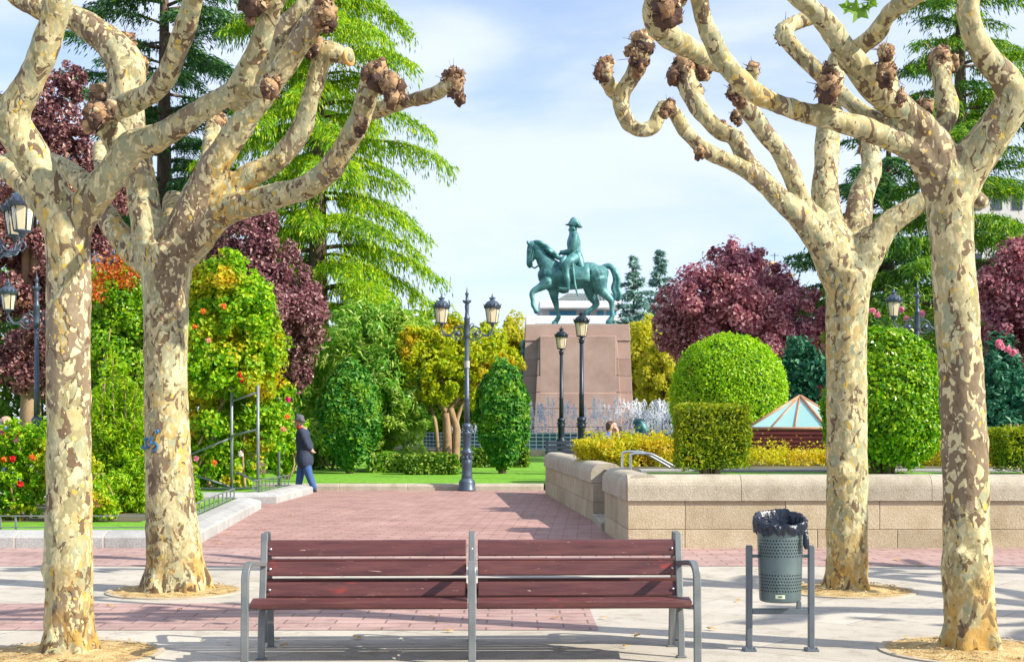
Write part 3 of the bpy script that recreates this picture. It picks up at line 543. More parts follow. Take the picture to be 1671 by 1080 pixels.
# ---------------------------------------------------------------- stone walls and kerbs
def stonemat(name, a, b, c, sc=3.0):
    m, N, L = new_mat(name); t = N('ShaderNodeTexCoord'); n1 = N('ShaderNodeTexNoise', i_Scale=sc, i_Detail=6, i_Roughness=.65); n2 = N('ShaderNodeTexNoise', i_Scale=70, i_Detail=3)
    g = N('ShaderNodeNewGeometry'); r_ = ramp(N, [(.28, a), (.5, b), (.72, c)]); L(t.outputs['Object'], n1.inputs[0]); L(t.outputs['Object'], n2.inputs[0]); L(n1.outputs[0], r_.inputs[0])
    r2 = ramp(N, [(0, (.86,) * 3), (1, (1.1,) * 3)]); L(g.outputs['Random Per Island'], r2.inputs[0]); r3 = ramp(N, [(.3, (.8,) * 3), (.7, (1.15,) * 3)]); L(n2.outputs[0], r3.inputs[0])
    x = N('ShaderNodeMix', data_type='RGBA', blend_type='MULTIPLY', i_0=1.0); y = N('ShaderNodeMix', data_type='RGBA', blend_type='MULTIPLY', i_0=1.0); L(r_.outputs[0], x.inputs[6]); L(r2.outputs[0], x.inputs[7]); L(x.outputs[2], y.inputs[6]); L(r3.outputs[0], y.inputs[7])
    p = N('ShaderNodeBsdfPrincipled', i_Roughness=.85); p.inputs['Specular IOR Level'].default_value = .25; o = N('ShaderNodeOutputMaterial'); bm_ = N('ShaderNodeBump', i_Strength=.5, i_Distance=.012); L(n2.outputs[0], bm_.inputs['Height']); L(bm_.outputs[0], p.inputs['Normal']); L(y.outputs[2], p.inputs['Base Color']); L(p.outputs[0], o.inputs[0]); return m
M['wallstone'] = stonemat('golden_wall_stone', (.36, .29, .18), (.44, .37, .25), (.50, .43, .31))
M['cap'] = stonemat('grey_cap_stone', (.32, .28, .21), (.43, .385, .30), (.49, .445, .36))
M['kerb'] = stonemat('white_kerb_stone', (.31, .31, .31), (.39, .39, .38), (.45, .445, .43))
def wall_run(w, p0, p1, thick, courses, cap0, cap1, seed, blen=.85):
    """courses of separate blocks with open joints between p0 and p1 (face on the right of travel), a bullnosed cap on top"""
    rr = random.Random(seed); a = Vector((*p0, 0)); d = Vector((*p1, 0)) - a; L = d.length; d.normalize(); n = Vector((-d.y, d.x, 0)); rz = math.atan2(d.y, d.x)
    f = MB()
    for i, (z0, z1) in enumerate(courses):
        s = -rr.uniform(.1, .6) * blen
        while s < L:
            l = blen * rr.uniform(.85, 1.25) * (1.25 if i else 1); s0 = max(s, 0) + .004; s1 = min(s + l, L) - .004; s += l
            if s1 - s0 > .03: c = a + d * ((s0 + s1) / 2) + n * (thick / 2 + rr.uniform(0, .004)); f.box((c.x, c.y, (z0 + z1) / 2), (s1 - s0, thick, z1 - z0 - .008), rz)
    f.build('block_course', M['wallstone'], w, .006, 1)
    core = MB(); c = a + d * (L / 2) + n * (thick / 2); core.box((c.x, c.y, (cap0 - .02) / 2), (L - .03, thick - .03, cap0 - .02), rz); core.build('mortar_core', M['rim'], w)
    c = MB(); s = 0; hh = cap1 - cap0
    while s < L:
        l = 1.35 * rr.uniform(.85, 1.2); s0 = s + (.003 if s else 0); s1 = min(s + l, L) - (.003 if s + l < L else 0); s += l
        if L - s < .3: s1 = L; s = L
        pr = [(-.03, cap0)] + [(-.03 + .17 * (1 - math.cos(t)), cap1 - .17 + .17 * math.sin(t)) for t in np.linspace(0, PI / 2, 8)] + [(thick + .03 - .17 * (1 - math.cos(t)), cap1 - .17 + .17 * math.sin(t)) for t in np.linspace(PI / 2, 0, 8)] + [(thick + .03, cap0)]
        A = a + d * s0; B = a + d * s1; c.extr(pr, [(A.x, A.y), (B.x, B.y)])
    c.build('cap', M['cap'], w)
CO = [(-.02, .235), (.235, .60)]
WX = lambda y: 1.46 - .0425 * (y - 17.95)
w1 = thing('stone_wall', 'long golden stone wall with rounded grey cap behind the litter bin', 'wall', (0, 0, 0))
wall_run(w1, (1.46, 17.95), (22, 17.95), .42, CO, .60, .925, 3)
wall_run(w1, (WX(20.7), 20.7), (1.46 + .0, 17.975), .40, CO, .602, .928, 5)
w2 = thing('stone_wall', 'stone parapet with rounded cap running back along the brick path', 'wall', (0, 0, 0))
wall_run(w2, (.74, 31.7), (1.30, 22.9), .45, [(-.02, .3), (.3, .62)], .62, .93, 8)
sp = MB(); sp.box((2.0, 21.8, .06), (1.4, 2.15, .13)); tag(sp.build('stair_step', M['cap'], None, .01), 'low pale stone step in the gap between the two walls', 'step')
# kerbs
KP = [(0, -.05), (0, .135), (.03, .16), (.20, .205), (.42, .205), (.42, -.05)]
def kerb(name, label, path, prof=KP, seg=1.15, m=None):
    root = thing(name, label, 'kerb', (0, 0, 0)); mb = MB()
    for a, b in zip(path, path[1:]):
        a = Vector(a); b = Vector(b); n = max(1, round((b - a).length / seg))
        mb2 = MB()
    full = MB(); full.extr([(p[0] + .004, p[1] - .003) if p[1] > 0 else (p[0] + .004, p[1]) for p in prof], path); full.build('joint_filler', M['rim'], root)
    # separate stones with hairline joints; mitred corners come from sampling the offset curve
    P = [Vector(p) for p in path]; D = [(b - a).normalized() for a, b in zip(P, P[1:])]
    for i, (a, b) in enumerate(zip(P, P[1:])):
        n = max(1, round((b - a).length / seg)); nn = Vector((-D[i].y, D[i].x))
        def mit(j):
            d0 = D[max(j - 1, 0)]; d1 = D[min(j, len(D) - 1)]; n0 = Vector((-d0.y, d0.x)); n1 = Vector((-d1.y, d1.x)); v = (n0 + n1).normalized(); return v / max(v.dot(nn), .3)
        m0, m1 = mit(i), mit(i + 1)
        for k in range(n):
            t0, t1 = k / n, (k + 1) / n; V = []; np_ = len(prof); j = .004 / (b - a).length
            for t, e in ((t0, j), (t1, -j)):
                tt = t + e; p = a.lerp(b, tt); mm = m0 if t == 0 else m1 if t == 1 else nn
                for q, z in prof: V.append((p.x + mm.x * q, p.y + mm.y * q, z))
            mb.add(V, [(x, (x + 1) % np_, np_ + (x + 1) % np_, np_ + x) for x in range(np_)] + [tuple(range(np_))[::-1], tuple(range(np_, 2 * np_))])
    mb.build('kerb_stones', m or M['kerb'], root, .012, 2); return root
kerb('bed_kerb', 'white stone kerb with sloped top round the nearer rose bed', [(-22, 17.95), (-4.03, 17.95), (-4.62, 26.2), (-5.1, 26.9), (-20, 26.9)])
kerb('bed_kerb', 'white stone kerb round the further bed under the climbing rose frame', [(-20, 27.9), (-4.62, 27.9), (-4.46, 31.9), (-5.2, 32.3), (-9, 32.3)])
kerb('lawn_kerb', 'pale rounded kerb along the front edge of the far lawn', [(-20, 33.25), (.74, 33.25)], [(0, -.05), (0, .10), (.03, .145), (.08, .16), (.25, .16), (.25, -.05)], 1.6, M['cap'])
sheet('bed_lawn', [(-22, 18.3), (-4.4, 18.3), (-5.0, 26.2), (-5.3, 26.6), (-22, 26.6)], .17, M['grass'])
sheet('rose_bed_soil', [(-22, 20.3), (-5.3, 20.3), (-5.6, 25.5), (-22, 25.5)], .176, M['earth'])
sheet('frame_bed_lawn', [(-19, 28.2), (-5.0, 28.2), (-4.85, 31.6), (-9, 32.0), (-19, 32.0)], .17, M['grass'])
# low railings on the beds
def railing(label, pts, h, z0, step, twin=False):
    root = thing('bed_railing', label, 'railing', (0, 0, 0), 0, 'low metal railings round the rose beds'); P = [Vector(p) for p in pts]
    t = MB(); b = MB()
    for a, c in zip(P, P[1:]):
        t.bar((a.x, a.y, z0 + h), (c.x, c.y, z0 + h), .035, .012); b.bar((a.x, a.y, z0 + .05), (c.x, c.y, z0 + .05), .03, .012)
        n = max(1, round((c - a).length / step))
        for k in range(n + 1):
            p = a.lerp(c, k / n)
            for e in ((-.1, .1) if twin else (0,)):
                d = (c - a).normalized() * e; q = p + d
                if (q - a).length < (c - a).length + .05: MB().box((q.x, q.y, z0 + h / 2), (.022, .022, h)).build('upright', M['fence'], root)
    t.build('top_rail', M['fence'], root); b.build('bottom_rail', M['fence'], root)
railing('low grey railing along the front of the nearer rose bed', [(-9.5, 18.55), (-4.62, 18.55)], .20, .17, .95, True)
railing('low ladder-like railing along the path side of the nearer rose bed', [(-4.48, 18.6), (-5.06, 25.9)], .20, .19, .55)
railing('low ladder-like railing on the corner of the further bed by the walking man', [(-5.15, 28.3), (-4.95, 31.5)], .26, .17, .36)
# ---------------------------------------------------------------- foliage builders
def leaf_quads(P, N, L, W, rg, up=0.0, lift=.25):
    n = len(P); N = N + rg.normal(0, .7, (n, 3)); N[:, 2] += up; N /= np.linalg.norm(N, axis=1)[:, None] + 1e-9
    t = np.cross(N, rg.normal(0, 1, (n, 3))); t /= np.linalg.norm(t, axis=1)[:, None] + 1e-9; b = np.cross(N, t)
    s = rg.uniform(.65, 1.3, (n, 1)); l = L * s / 2; w = W * s / 2
    V = np.stack([P - t * l, P + b * w + N * (l * lift), P + t * l, P - b * w + N * (l * lift)], 1)
    return V.reshape(-1, 3)
def quads(n): return np.arange(n * 4).reshape(-1, 4)
def unit(n, rg):
    d = rg.normal(0, 1, (n, 3)); return d / np.linalg.norm(d, axis=1)[:, None]
def crown_pts(blobs, n, rg, sub=26, subr=.30, inner=.35, zmin=None):
    """points and outward normals over leafy sub-clumps spread through every blob's volume"""
    B = np.array([(*c, *((r,) * 3 if np.isscalar(r) else r)) for c, r in blobs], float); vol = (B[:, 3] * B[:, 4] * B[:, 5]) ** (2 / 3); Ps = []; Ns = []
    for b, q in zip(B, vol / vol.sum()):
        k = max(6, sub); m = int(n * q / k) + 1
        d = unit(k, rg); rad = rg.uniform(inner, 1.0, (k, 1)) ** .5; cc = b[:3] + d * b[3:] * rad; rs = subr * rg.uniform(.45, 1.6, k)
        for c, r_, dd in zip(cc, rs, d):
            u = unit(m, rg); rr_ = rg.uniform(.3, 1, (m, 1)) ** .5 * r_; p = c + u * rr_ * b[3:] ; Ps.append(p); nn = u * .8 + dd * .5; Ns.append(nn)
    P = np.concatenate(Ps); N = np.concatenate(Ns)
    if zmin is not None: k = P[:, 2] > zmin; P = P[k]; N = N[k]
    return P, N
def foliage(name, P, N, L, W, m, parent, rg, up=.3):
    return link(name, np_mesh(name, leaf_quads(P, N, L, W, rg, up), quads(len(P))), m, parent)
def limbs(mb, base, blobs, r0, rg, n=7, fork=.35):
    top = max(b[0][2] for b in blobs); z0 = base[2] if len(base) > 2 else 0; f = Vector((base[0], base[1], z0 + (top - z0) * fork))
    mb.tube([(base[0], base[1], z0 - .05), (base[0] + r0 * .3, base[1], z0 + (top - z0) * fork * .5), f], [r0 * 1.25, r0, r0 * .8], 9, 4)
    for c, r_ in list(blobs)[:n]:
        q = Vector(c); mid = f.lerp(q, .5) + Vector((rg.normal(0, .15), rg.normal(0, .15), .2)); mb.tube([f, mid, q], [r0 * .62, r0 * .4, r0 * .16], 7, 4)
def broadleaf(name, label, cat, base, blobs, n, L, W, m, bark, r0, seed, group=None, sub=26, subr=.3, fork=.35, trunks=1, up=.3):
    """thing at base; blobs relative to base"""
    rg = np.random.default_rng(seed); root = thing(name, label, cat, base, 0, group); mb = MB()
    for k in range(trunks): limbs(mb, (.25 * k, .1 * k, 0), blobs[k::trunks], r0, rg, fork=fork)
    mb.build('trunk', bark, root); P, N = crown_pts(blobs, n, rg, sub, subr, zmin=.08)
    foliage('crown', P, N, L, W, m, root, rg, up); return root
def auto_blobs(w, d, z0, z1, k, seed):
    rg = np.random.default_rng(seed); out_ = []
    for i in range(k):
        t = (i + .5) / k; z = z0 + (z1 - z0) * (.15 + .75 * t); q = math.sin(PI * min(.93, .25 + .7 * t)) ; a = i * 2.4 + rg.uniform(-.4, .4)
        out_.append(((math.cos(a) * w * .55 * q * rg.uniform(.5, 1), math.sin(a) * d * .55 * q * rg.uniform(.5, 1), z), (w * .46 * (.6 + .4 * q), d * .46 * (.6 + .4 * q), (z1 - z0) * .26)))
    return out_
# leaf colours
M['cedar'] = leafmat('cedar_needles', [(.06, .22, .010), (.18, .40, .008), (.38, .53, .010), (.52, .62, .015)], [(.02, .12, .03), (.06, .23, .03), (.20, .38, .02)], .45, trans=.42, plo=.56, phi=.70)
M['cedardark'] = leafmat('deep_cedar_needles', [(.03, .14, .012), (.08, .24, .012), (.20, .38, .012), (.42, .54, .015)], [(.015, .09, .03), (.04, .17, .03), (.12, .28, .02)], .5, trans=.34, plo=.46, phi=.62)
M['plummid'] = leafmat('brown_plum_leaf', [(.07, .02, .03), (.17, .06, .075), (.34, .17, .17), (.58, .40, .37)], [(.10, .03, .05), (.26, .10, .12), (.42, .24, .24)], .5, trans=.36, rough=.32)
M['bluecedar'] = leafmat('blue_cedar_needles', [(.018, .085, .035), (.03, .13, .05), (.07, .20, .045), (.16, .28, .03)], trans=.25)
M['fir'] = leafmat('grey_fir_needles', [(.16, .30, .27), (.24, .40, .36), (.32, .48, .40)], trans=.25)
M['plum'] = leafmat('purple_plum_leaf', [(.12, .03, .045), (.32, .10, .13), (.52, .24, .26), (.70, .46, .46)], [(.16, .04, .10), (.42, .14, .22), (.58, .30, .36), (.70, .46, .48)], .5, trans=.5, rough=.32)
M['plumdark'] = leafmat('dark_plum_leaf', [(.06, .02, .035), (.14, .05, .065), (.30, .13, .13), (.55, .34, .29)], [(.42, .21, .13), (.55, .32, .20), (.30, .11, .10)], .8, trans=.38, rough=.33, plo=.54, phi=.66)
M['rose'] = leafmat('climbing_rose_leaf', [(.06, .24, .006), (.16, .42, .008), (.32, .54, .010), (.50, .63, .018)], [(.56, .58, .02), (.66, .50, .02), (.64, .34, .02), (.50, .60, .03)], 1.1, trans=.42, plo=.50, phi=.64)
M['roseorange'] = leafmat('autumn_rose_leaf', [(.55, .12, .02), (.60, .22, .03), (.50, .05, .02), (.30, .30, .02)], trans=.4)
M['bamboo'] = leafmat('bright_shrub_leaf', [(.15, .40, .008), (.24, .48, .010), (.38, .56, .012), (.50, .60, .02)], trans=.45)
M['oleander'] = leafmat('oleander_leaf', [(.06, .25, .02), (.14, .38, .035), (.28, .48, .05), (.48, .58, .15)], [(.18, .40, .03), (.36, .52, .05), (.52, .58, .15)], .6, trans=.4, rough=.32)
M['thuja'] = leafmat('clipped_conifer_leaf', [(.014, .12, .014), (.03, .19, .018), (.08, .28, .025), (.20, .38, .03)], [(.06, .25, .02), (.15, .34, .02), (.30, .44, .03)], 1.4, trans=.25)
M['autumn'] = leafmat('turning_leaf', [(.22, .40, .01), (.46, .54, .012), (.58, .52, .015), (.30, .48, .015)], [(.62, .36, .015), (.68, .44, .02), (.56, .28, .015)], .8, trans=.48, plo=.55, phi=.70)
M['yellow'] = leafmat('yellow_leaf', [(.48, .46, .03), (.62, .55, .05), (.38, .46, .02), (.70, .60, .10)], trans=.5)
M['box'] = leafmat('clipped_dome_leaf', [(.13, .36, .006), (.24, .49, .008), (.38, .60, .010), (.48, .66, .015)], [(.22, .40, .01), (.40, .52, .02), (.30, .30, .03)], 1.6, trans=.38, rough=.36, plo=.6, phi=.72)
M['privet'] = leafmat('privet_leaf', [(.06, .22, .010), (.13, .34, .012), (.25, .45, .014), (.40, .54, .02)], trans=.35, rough=.3)
M['yew'] = leafmat('clipped_yew_leaf', [(.09, .17, .01), (.19, .28, .012), (.34, .40, .014), (.46, .46, .02)], trans=.35)
M['spirea'] = leafmat('yellow_hedge_leaf', [(.42, .46, .012), (.58, .54, .02), (.62, .48, .02), (.30, .44, .015)], [(.62, .52, .03), (.66, .42, .03), (.50, .52, .02)], 1.2, trans=.45)
M['lowhedge'] = leafmat('low_hedge_leaf', [(.04, .14, .012), (.08, .20, .014), (.16, .28, .016), (.30, .38, .02)], trans=.25)
M['darkgreen'] = leafmat('dark_garden_leaf', [(.012, .06, .015), (.025, .09, .02), (.05, .14, .022), (.10, .20, .03)], trans=.2)
M['teal'] = leafmat('blue_green_leaf', [(.012, .11, .06), (.03, .16, .08), (.06, .22, .10)], trans=.2)
M['bg'] = leafmat('distant_leaf', [(.08, .20, .02), (.14, .27, .025), (.22, .35, .03)], trans=.3)
M['core'] = surf('solid_filler', [(.3, (.012, .03, .008)), (.7, (.03, .06, .015))], 8, .95)  # dark solid added inside the clipped shrubs to block see-through
M['petal'] = {k: leafmat(k + '_petal', v, trans=.35) for k, v in dict(red=[(.62, .012, .02), (.75, .03, .03)], orange=[(.75, .16, .02), (.85, .28, .06)], pink=[(.72, .22, .34), (.85, .42, .5)], magenta=[(.65, .02, .16), (.75, .05, .25)], peach=[(.8, .38, .22), (.85, .5, .34)], white=[(.8, .74, .68), (.85, .8, .74)]).items()}
def flower(parent, p, r, colour, seed=0):
    rg = np.random.default_rng(seed); n = 26; u = unit(n, rg); P = u * r * rg.uniform(.25, .85, (n, 1)) + np.array(p); V = leaf_quads(P, u, r * 1.1, r * 1.0, rg, 0, .5)
    return link('flower', np_mesh('flower', V, quads(n)), M['petal'][colour], parent)

# ---------------------------------------------------------------- cedars and firs
def cedar(name, label, base, H, prof, m, seed, levels=26, z0=.12, tuft=(.30, .075), dens=1.0, droop=.55, r0=.32, lean=0, group=None):
    rg = np.random.default_rng(seed); root = thing(name, label, 'tree', base, 0, group); tr = MB(); zs, rs = zip(*prof)
    tr.tube([(0, 0, -.1), (lean * .3, 0, H * .35), (lean * .7, 0, H * .7), (lean, 0, H)], [r0 * 1.2, r0 * .85, r0 * .45, .03], 10, 4)
    Ps = []; Ts = []; Ns = []
    for i in range(levels):
        h = z0 + (1 - z0) * (i / (levels - 1)) ** .95; z = h * H * .985; Rm = np.interp(z, zs, rs); nb = 4 if Rm > 1.2 else 3; a0 = rg.uniform(0, 6.3)
        for b in range(nb):
            a = a0 + b * 2 * PI / nb + rg.normal(0, .25); Lb = Rm * rg.uniform(.55, 1.12); rise = rg.uniform(.02, .2); zz = z + rg.normal(0, .12)
            k = max(6, int(Lb / .16)); t = np.linspace(0, 1, k); rad = Lb * t; dz = Lb * (rise * t * 1.6 - droop * .55 * t ** 2.4)
            d = np.array((math.cos(a), math.sin(a))); wob = rg.normal(0, .06) * np.sin(t * 5) * Lb; c = np.c_[d[0] * rad - d[1] * wob + lean * h, d[1] * rad + d[0] * wob, zz + dz]
            tr.tube(c[::max(1, k // 7)], np.linspace(max(.02, .018 * Lb + .012), .008, len(c[::max(1, k // 7)])), 5)
            for j in range(1, k):
                if t[j] < .16: continue
                for s in (-1, 1):
                    bl_ = min(1.0, .16 + Lb * .30 * (1 - t[j] * .72) * min(1, t[j] * 3)) * rg.uniform(.6, 1.2); sa = a + s * rg.uniform(.7, 1.25); n2 = max(3, int(bl_ / .11 * dens)); u = (np.arange(n2) + rg.uniform(0, 1, n2)) / n2
                    q = c[j] + np.c_[math.cos(sa) * bl_ * u, math.sin(sa) * bl_ * u, bl_ * (.06 * u - droop * .85 * u ** 2)] + rg.normal(0, .03, (n2, 3)); tv = np.c_[np.full(n2, math.cos(sa)), np.full(n2, math.sin(sa)), .1 - droop * 1.5 * u] + rg.normal(0, .35, (n2, 3))
                    Ps.append(q); Ts.append(tv)
                    q2 = q + rg.normal(0, .07, q.shape); q2[:, 2] -= .05 + .1 * droop * rg.uniform(0, 1, n2); Ps.append(q2); Ts.append(tv + np.array((0, 0, -droop)))
                    q3 = q + rg.normal(0, .09, q.shape); q3[:, 2] -= (.12 + .45 * droop * rg.uniform(0, 1, n2)) * (.4 + u); Ps.append(q3); Ts.append(tv * .5 + np.array((0, 0, -droop * 1.4)))
    P = np.concatenate(Ps); T = np.concatenate(Ts); n = len(P); T /= np.linalg.norm(T, axis=1)[:, None]; Nn = rg.normal(0, .55, (n, 3)); Nn[:, 2] += 1; B = np.cross(T, Nn); B /= np.linalg.norm(B, axis=1)[:, None]
    s = rg.uniform(.6, 1.3, (n, 1)); l = tuft[0] * s / 2; w = tuft[1] * s / 2; V = np.stack([P - T * l, P + B * w - T * l * .2, P + T * l, P - B * w - T * l * .2], 1).reshape(-1, 3)
    tr.build('trunk', M['brown_bark'], root); link('crown', np_mesh('crown', V, quads(n)), m, root); return root
cedar('cedar_tree', 'tall bright green cedar with tiered drooping boughs left of the statue', (gx(519, 48), 48, .14), 20, [(2, 5.2), (4, 6.5), (5.6, 5.6), (7, 4.5), (9, 4.3), (12, 3.9), (15, 3.5), (17.5, 2.4), (20, .2)], M['cedar'], 11, 27, .2, (.21, .042), 3.0, .75, .36)
cedar('cedar_tree', 'tall dark blue green cedar rising behind the left plane trees', (gx(268, 52), 52, .14), 24, [(3, 5.5), (8, 5.0), (12, 4.2), (16, 3.8), (20, 2.4), (24, .2)], M['bluecedar'], 12, 26, .15, (.23, .046), 2.3, .35, .36)
cedar('cedar_tree', 'tall cedar with layered boughs behind the right plane trees', (gx(1567, 50), 50, .3), 23, [(2, 3.5), (4.6, 6.6), (6.5, 5.2), (9, 4.2), (12, 3.4), (16, 2.6), (20, 1.7), (23, .2)], M['cedardark'], 13, 26, .15, (.22, .045), 2.6, .45, .34)
cedar('cedar_tree', 'broad spreading cedar with flat boughs between the two right trunks', (gx(1450, 58), 58, .3), 15, [(2, 4), (5, 5.4), (8, 4.6), (11, 3.2), (15, .4)], M['bluecedar'], 14, 17, .2, (.29, .065), 1.7, .3, .34)
for i, (px, py, w) in enumerate(((1034, 418, 2.3), (1083, 400, 2.5), (1208, 392, 2.2))):
    lab = ('small grey green fir just right of the horse tail', 'grey green fir left of the purple plum tree', 'grey green fir tip poking up behind the purple plum tree')[i]
    H = hz(py, 112) - .3; cedar('fir_tree', lab, (gx(px, 112), 112 + i * 3, .3), H, [(1, w * 1.5), (5, w * 1.25), (9, w * .8), (H, .15)], M['fir'], 30 + i, 24, .1, (.5, .16), .7, .15, .2, group='grey firs far behind the statue')

# ---------------------------------------------------------------- purple plums, turning trees, oleanders
def pb(lst, Y, base): # blobs from (px, py, rpx, dY)
    return [(tuple(at(x, y, Y + d) - Vector(base)), (r / F * Y, r / F * Y * .9, r / F * Y)) for x, y, r, d in lst]
def traced(name, label, cat, base, lst, n, L, W, m, bark, r0, seed, **k): return broadleaf(name, label, cat, base, pb(lst, base[1], base), n, L, W, m, bark, r0, seed, **k)
traced('plum_tree', 'wide purple leaved plum tree right of the statue behind the clipped dome', 'tree', (gx(1215, 52), 52, .3),
    [(1195, 470, 62, 0), (1150, 480, 50, -1), (1110, 505, 48, .5), (1250, 490, 60, 1), (1300, 520, 52, -.5), (1215, 540, 70, -1.5), (1280, 570, 52, 0), (1150, 550, 55, 0), (1190, 430, 36, 0), (1225, 425, 26, 0), (1100, 545, 38, 0), (1330, 560, 40, 0), (1250, 600, 50, -1), (1320, 610, 45, 1)], 56000, .155, .10, M['plum'], M['brown_bark'], .22, 21, sub=46, subr=.26)
traced('plum_tree', 'purple leaved plum tree behind the climbing roses on the left', 'tree', (gx(420, 40), 40, .14),
    [(400, 400, 52, 0), (360, 420, 48, 1), (440, 430, 48, 0), (470, 480, 48, 0), (490, 520, 44, -.5), (440, 510, 56, -1), (470, 570, 44, 0), (415, 470, 60, 0), (500, 500, 32, .5), (435, 365, 22, 0), (480, 610, 32, 0), (410, 580, 50, .8)], 48000, .11, .07, M['plummid'], M['brown_bark'], .2, 22, sub=46, subr=.25)
traced('plum_tree', 'tall dark purple plum tree at the far left behind the lamps', 'tree', (gx(45, 34), 34, .14),
    [(90, 190, 52, 0), (60, 160, 40, .5), (110, 250, 55, 0), (40, 250, 60, 1), (150, 330, 60, .5), (70, 340, 70, 0), (0, 300, 70, 0), (30, 430, 75, -.5), (120, 430, 70, 0), (-20, 400, 60, 0), (20, 540, 80, 0), (110, 540, 70, .5), (160, 400, 45, 1), (60, 600, 55, 0), (0, 600, 40, -.5), (115, 130, 28, 0), (190, 300, 40, 1)], 60000, .11, .075, M['plumdark'], M['tan_bark'], .24, 23, sub=46, subr=.24, fork=.42)
traced('plum_tree', 'dark purple plum tree at the right edge behind the nearest plane trunk', 'tree', (gx(1680, 38), 38, .3),
    [(1650, 470, 55, 0), (1690, 440, 60, 0), (1630, 520, 45, .5), (1670, 560, 60, 0), (1720, 520, 70, 0), (1640, 600, 40, .5), (1700, 640, 60, 0), (1625, 455, 30, 0), (1660, 660, 45, .5)], 34000, .125, .085, M['plum'], M['brown_bark'], .2, 24, sub=46, subr=.26)
traced('oleander', 'large oleander bush with long leaves behind the clipped cones', 'bush', (gx(610, 43.4), 43.4, .15),
    [(600, 560, 62, 0), (545, 600, 60, 0), (660, 560, 50, 0), (620, 640, 75, -.8), (560, 690, 60, -.5), (670, 660, 55, -.8), (640, 720, 50, -1.2), (580, 525, 34, .5), (520, 660, 40, 0), (690, 600, 36, 0), (640, 530, 32, .5), (700, 560, 30, .5)], 42000, .24, .05, M['oleander'], M['tan_bark'], .1, 25, sub=40, subr=.28, fork=.2, trunks=3)
tt = traced('turning_tree', 'small tree with orange and yellow leaves and twisted pale trunk behind the street lamp', 'tree', (gx(728, 42.3), 42.3, .15),
    [(700, 585, 46, 0), (745, 570, 42, 0), (790, 590, 42, 0), (670, 560, 30, 0), (720, 620, 36, -.4), (770, 630, 36, .3), (820, 590, 32, .5), (690, 640, 32, 0), (735, 545, 30, .5), (800, 555, 28, .6)], 30000, .115, .075, M['autumn'], M['tan_bark'], .15, 26, sub=40, subr=.27, fork=.42)
mb = MB(); b0 = tt.location
for pts, r in (([(742, 760), (745, 700), (735, 660), (755, 610), (750, 585)], .13), ([(716, 760), (712, 700), (700, 650), (690, 600)], .08), ([(735, 660), (722, 640), (712, 600)], .07), ([(742, 700), (757, 655), (790, 620)], .07)):
    mb.tube([at(x, y, 42.3) - b0 for x, y in pts], np.linspace(r, r * .5, len(pts)), 8, 4)
mb.build('side_stem', M['tan_bark'], tt)
for i, (px, pt, w, Y, lab) in enumerate(((835, 530, 62, 82, 'yellow tree peeping out left of the pedestal'), (1048, 535, 75, 84, 'yellow leaved tree right of the pedestal'), (1085, 560, 60, 80, 'golden green tree behind the fountain jets'))):
    s = Y / F; H = hz(pt, Y) - .3; broadleaf('yellow_tree', lab, 'tree', (gx(px, Y), Y, .3), auto_blobs(w * s, w * s, H * .3, H, 9, 60 + i), 22000, .20, .14, M['yellow'], M['brown_bark'], .18, 40 + i, group='yellow trees round the monument', sub=30)
# background belt
for i, (px, Y, pt, w, mt, lab) in enumerate(((470, 66, 560, 190, 'darkgreen', 'dark green tree behind the oleander and the walking man'), (250, 58, 330, 240, 'darkgreen', 'dark green tree behind the climbing roses on the left'), (60, 62, 380, 260, 'bg', 'green tree at the far left behind the dark plum'), (690, 72, 520, 150, 'cedar', 'bright low tree behind the turning tree by the lamp'),
        (1450, 70, 500, 230, 'bg', 'green tree behind the clipped dome between the right trunks'), (1590, 66, 470, 190, 'darkgreen', 'dark green tree at the right behind the nearest trunk'), (1330, 74, 560, 160, 'bg', 'green tree behind the wide purple plum'), (950, 118, 590, 330, 'bg', 'green tree far behind the monument'), (560, 90, 520, 240, 'bg', 'green tree far behind the oleander'))):
    s = Y / F; H = hz(pt, Y) - .1; broadleaf('broadleaf_tree', lab, 'tree', (gx(px, Y), Y, .1), auto_blobs(w * s, w * s * .8, .3, H, 12, 80 + i), 22000, .24, .16, M[mt], M['brown_bark'], .25, 100 + i, group='green trees closing the back of the garden', sub=30)
for i, (px, py, w, h, lab, Y) in enumerate(((1480, 545, 150, 160, 'oleander with pink flowers behind the round privet', 40), (1640, 620, 70, 190, 'oleander with pink flowers at the right edge', 34))):
    s = Y / F; r_ = broadleaf('oleander', lab, 'bush', (gx(px, Y), Y, .35), auto_blobs(w * s, w * s * .8, .1, hz(py - h * .3, Y) - .35, 8, 90 + i), 6000, .26, .06, M['lowhedge' if i == 0 else 'teal'], M['tan_bark'], .06, 120 + i, sub=30, fork=.2)
    for k, (fx, fy) in enumerate(((1424, 508), (1432, 514), (1480, 520), (1505, 512), (1470, 505), (1500, 540)) if i == 0 else ((1633, 566), (1645, 570), (1637, 605), (1630, 560), (1652, 575))): flower(r_, at(fx, fy, Y - 1.0) - r_.location, .09, 'pink', k)
for i, (px, py, w, lab, Y, base) in enumerate(((1312, 612, 92, 'dark bluish bush between the dome and the round privet', 36, 690), (1640, 655, 110, 'dark bluish bush at the right edge behind the yellow hedge', 31, 745))):
    s = Y / F; H = hz(py - 40, Y) - .35; broadleaf('dark_bush', lab, 'bush', (gx(px, Y), Y, .35), auto_blobs(w * s, w * s * .9, .05, H, 8, 95 + i), 7000, .16, .09, M['teal'], M['brown_bark'], .06, 130 + i, sub=30, fork=.2)

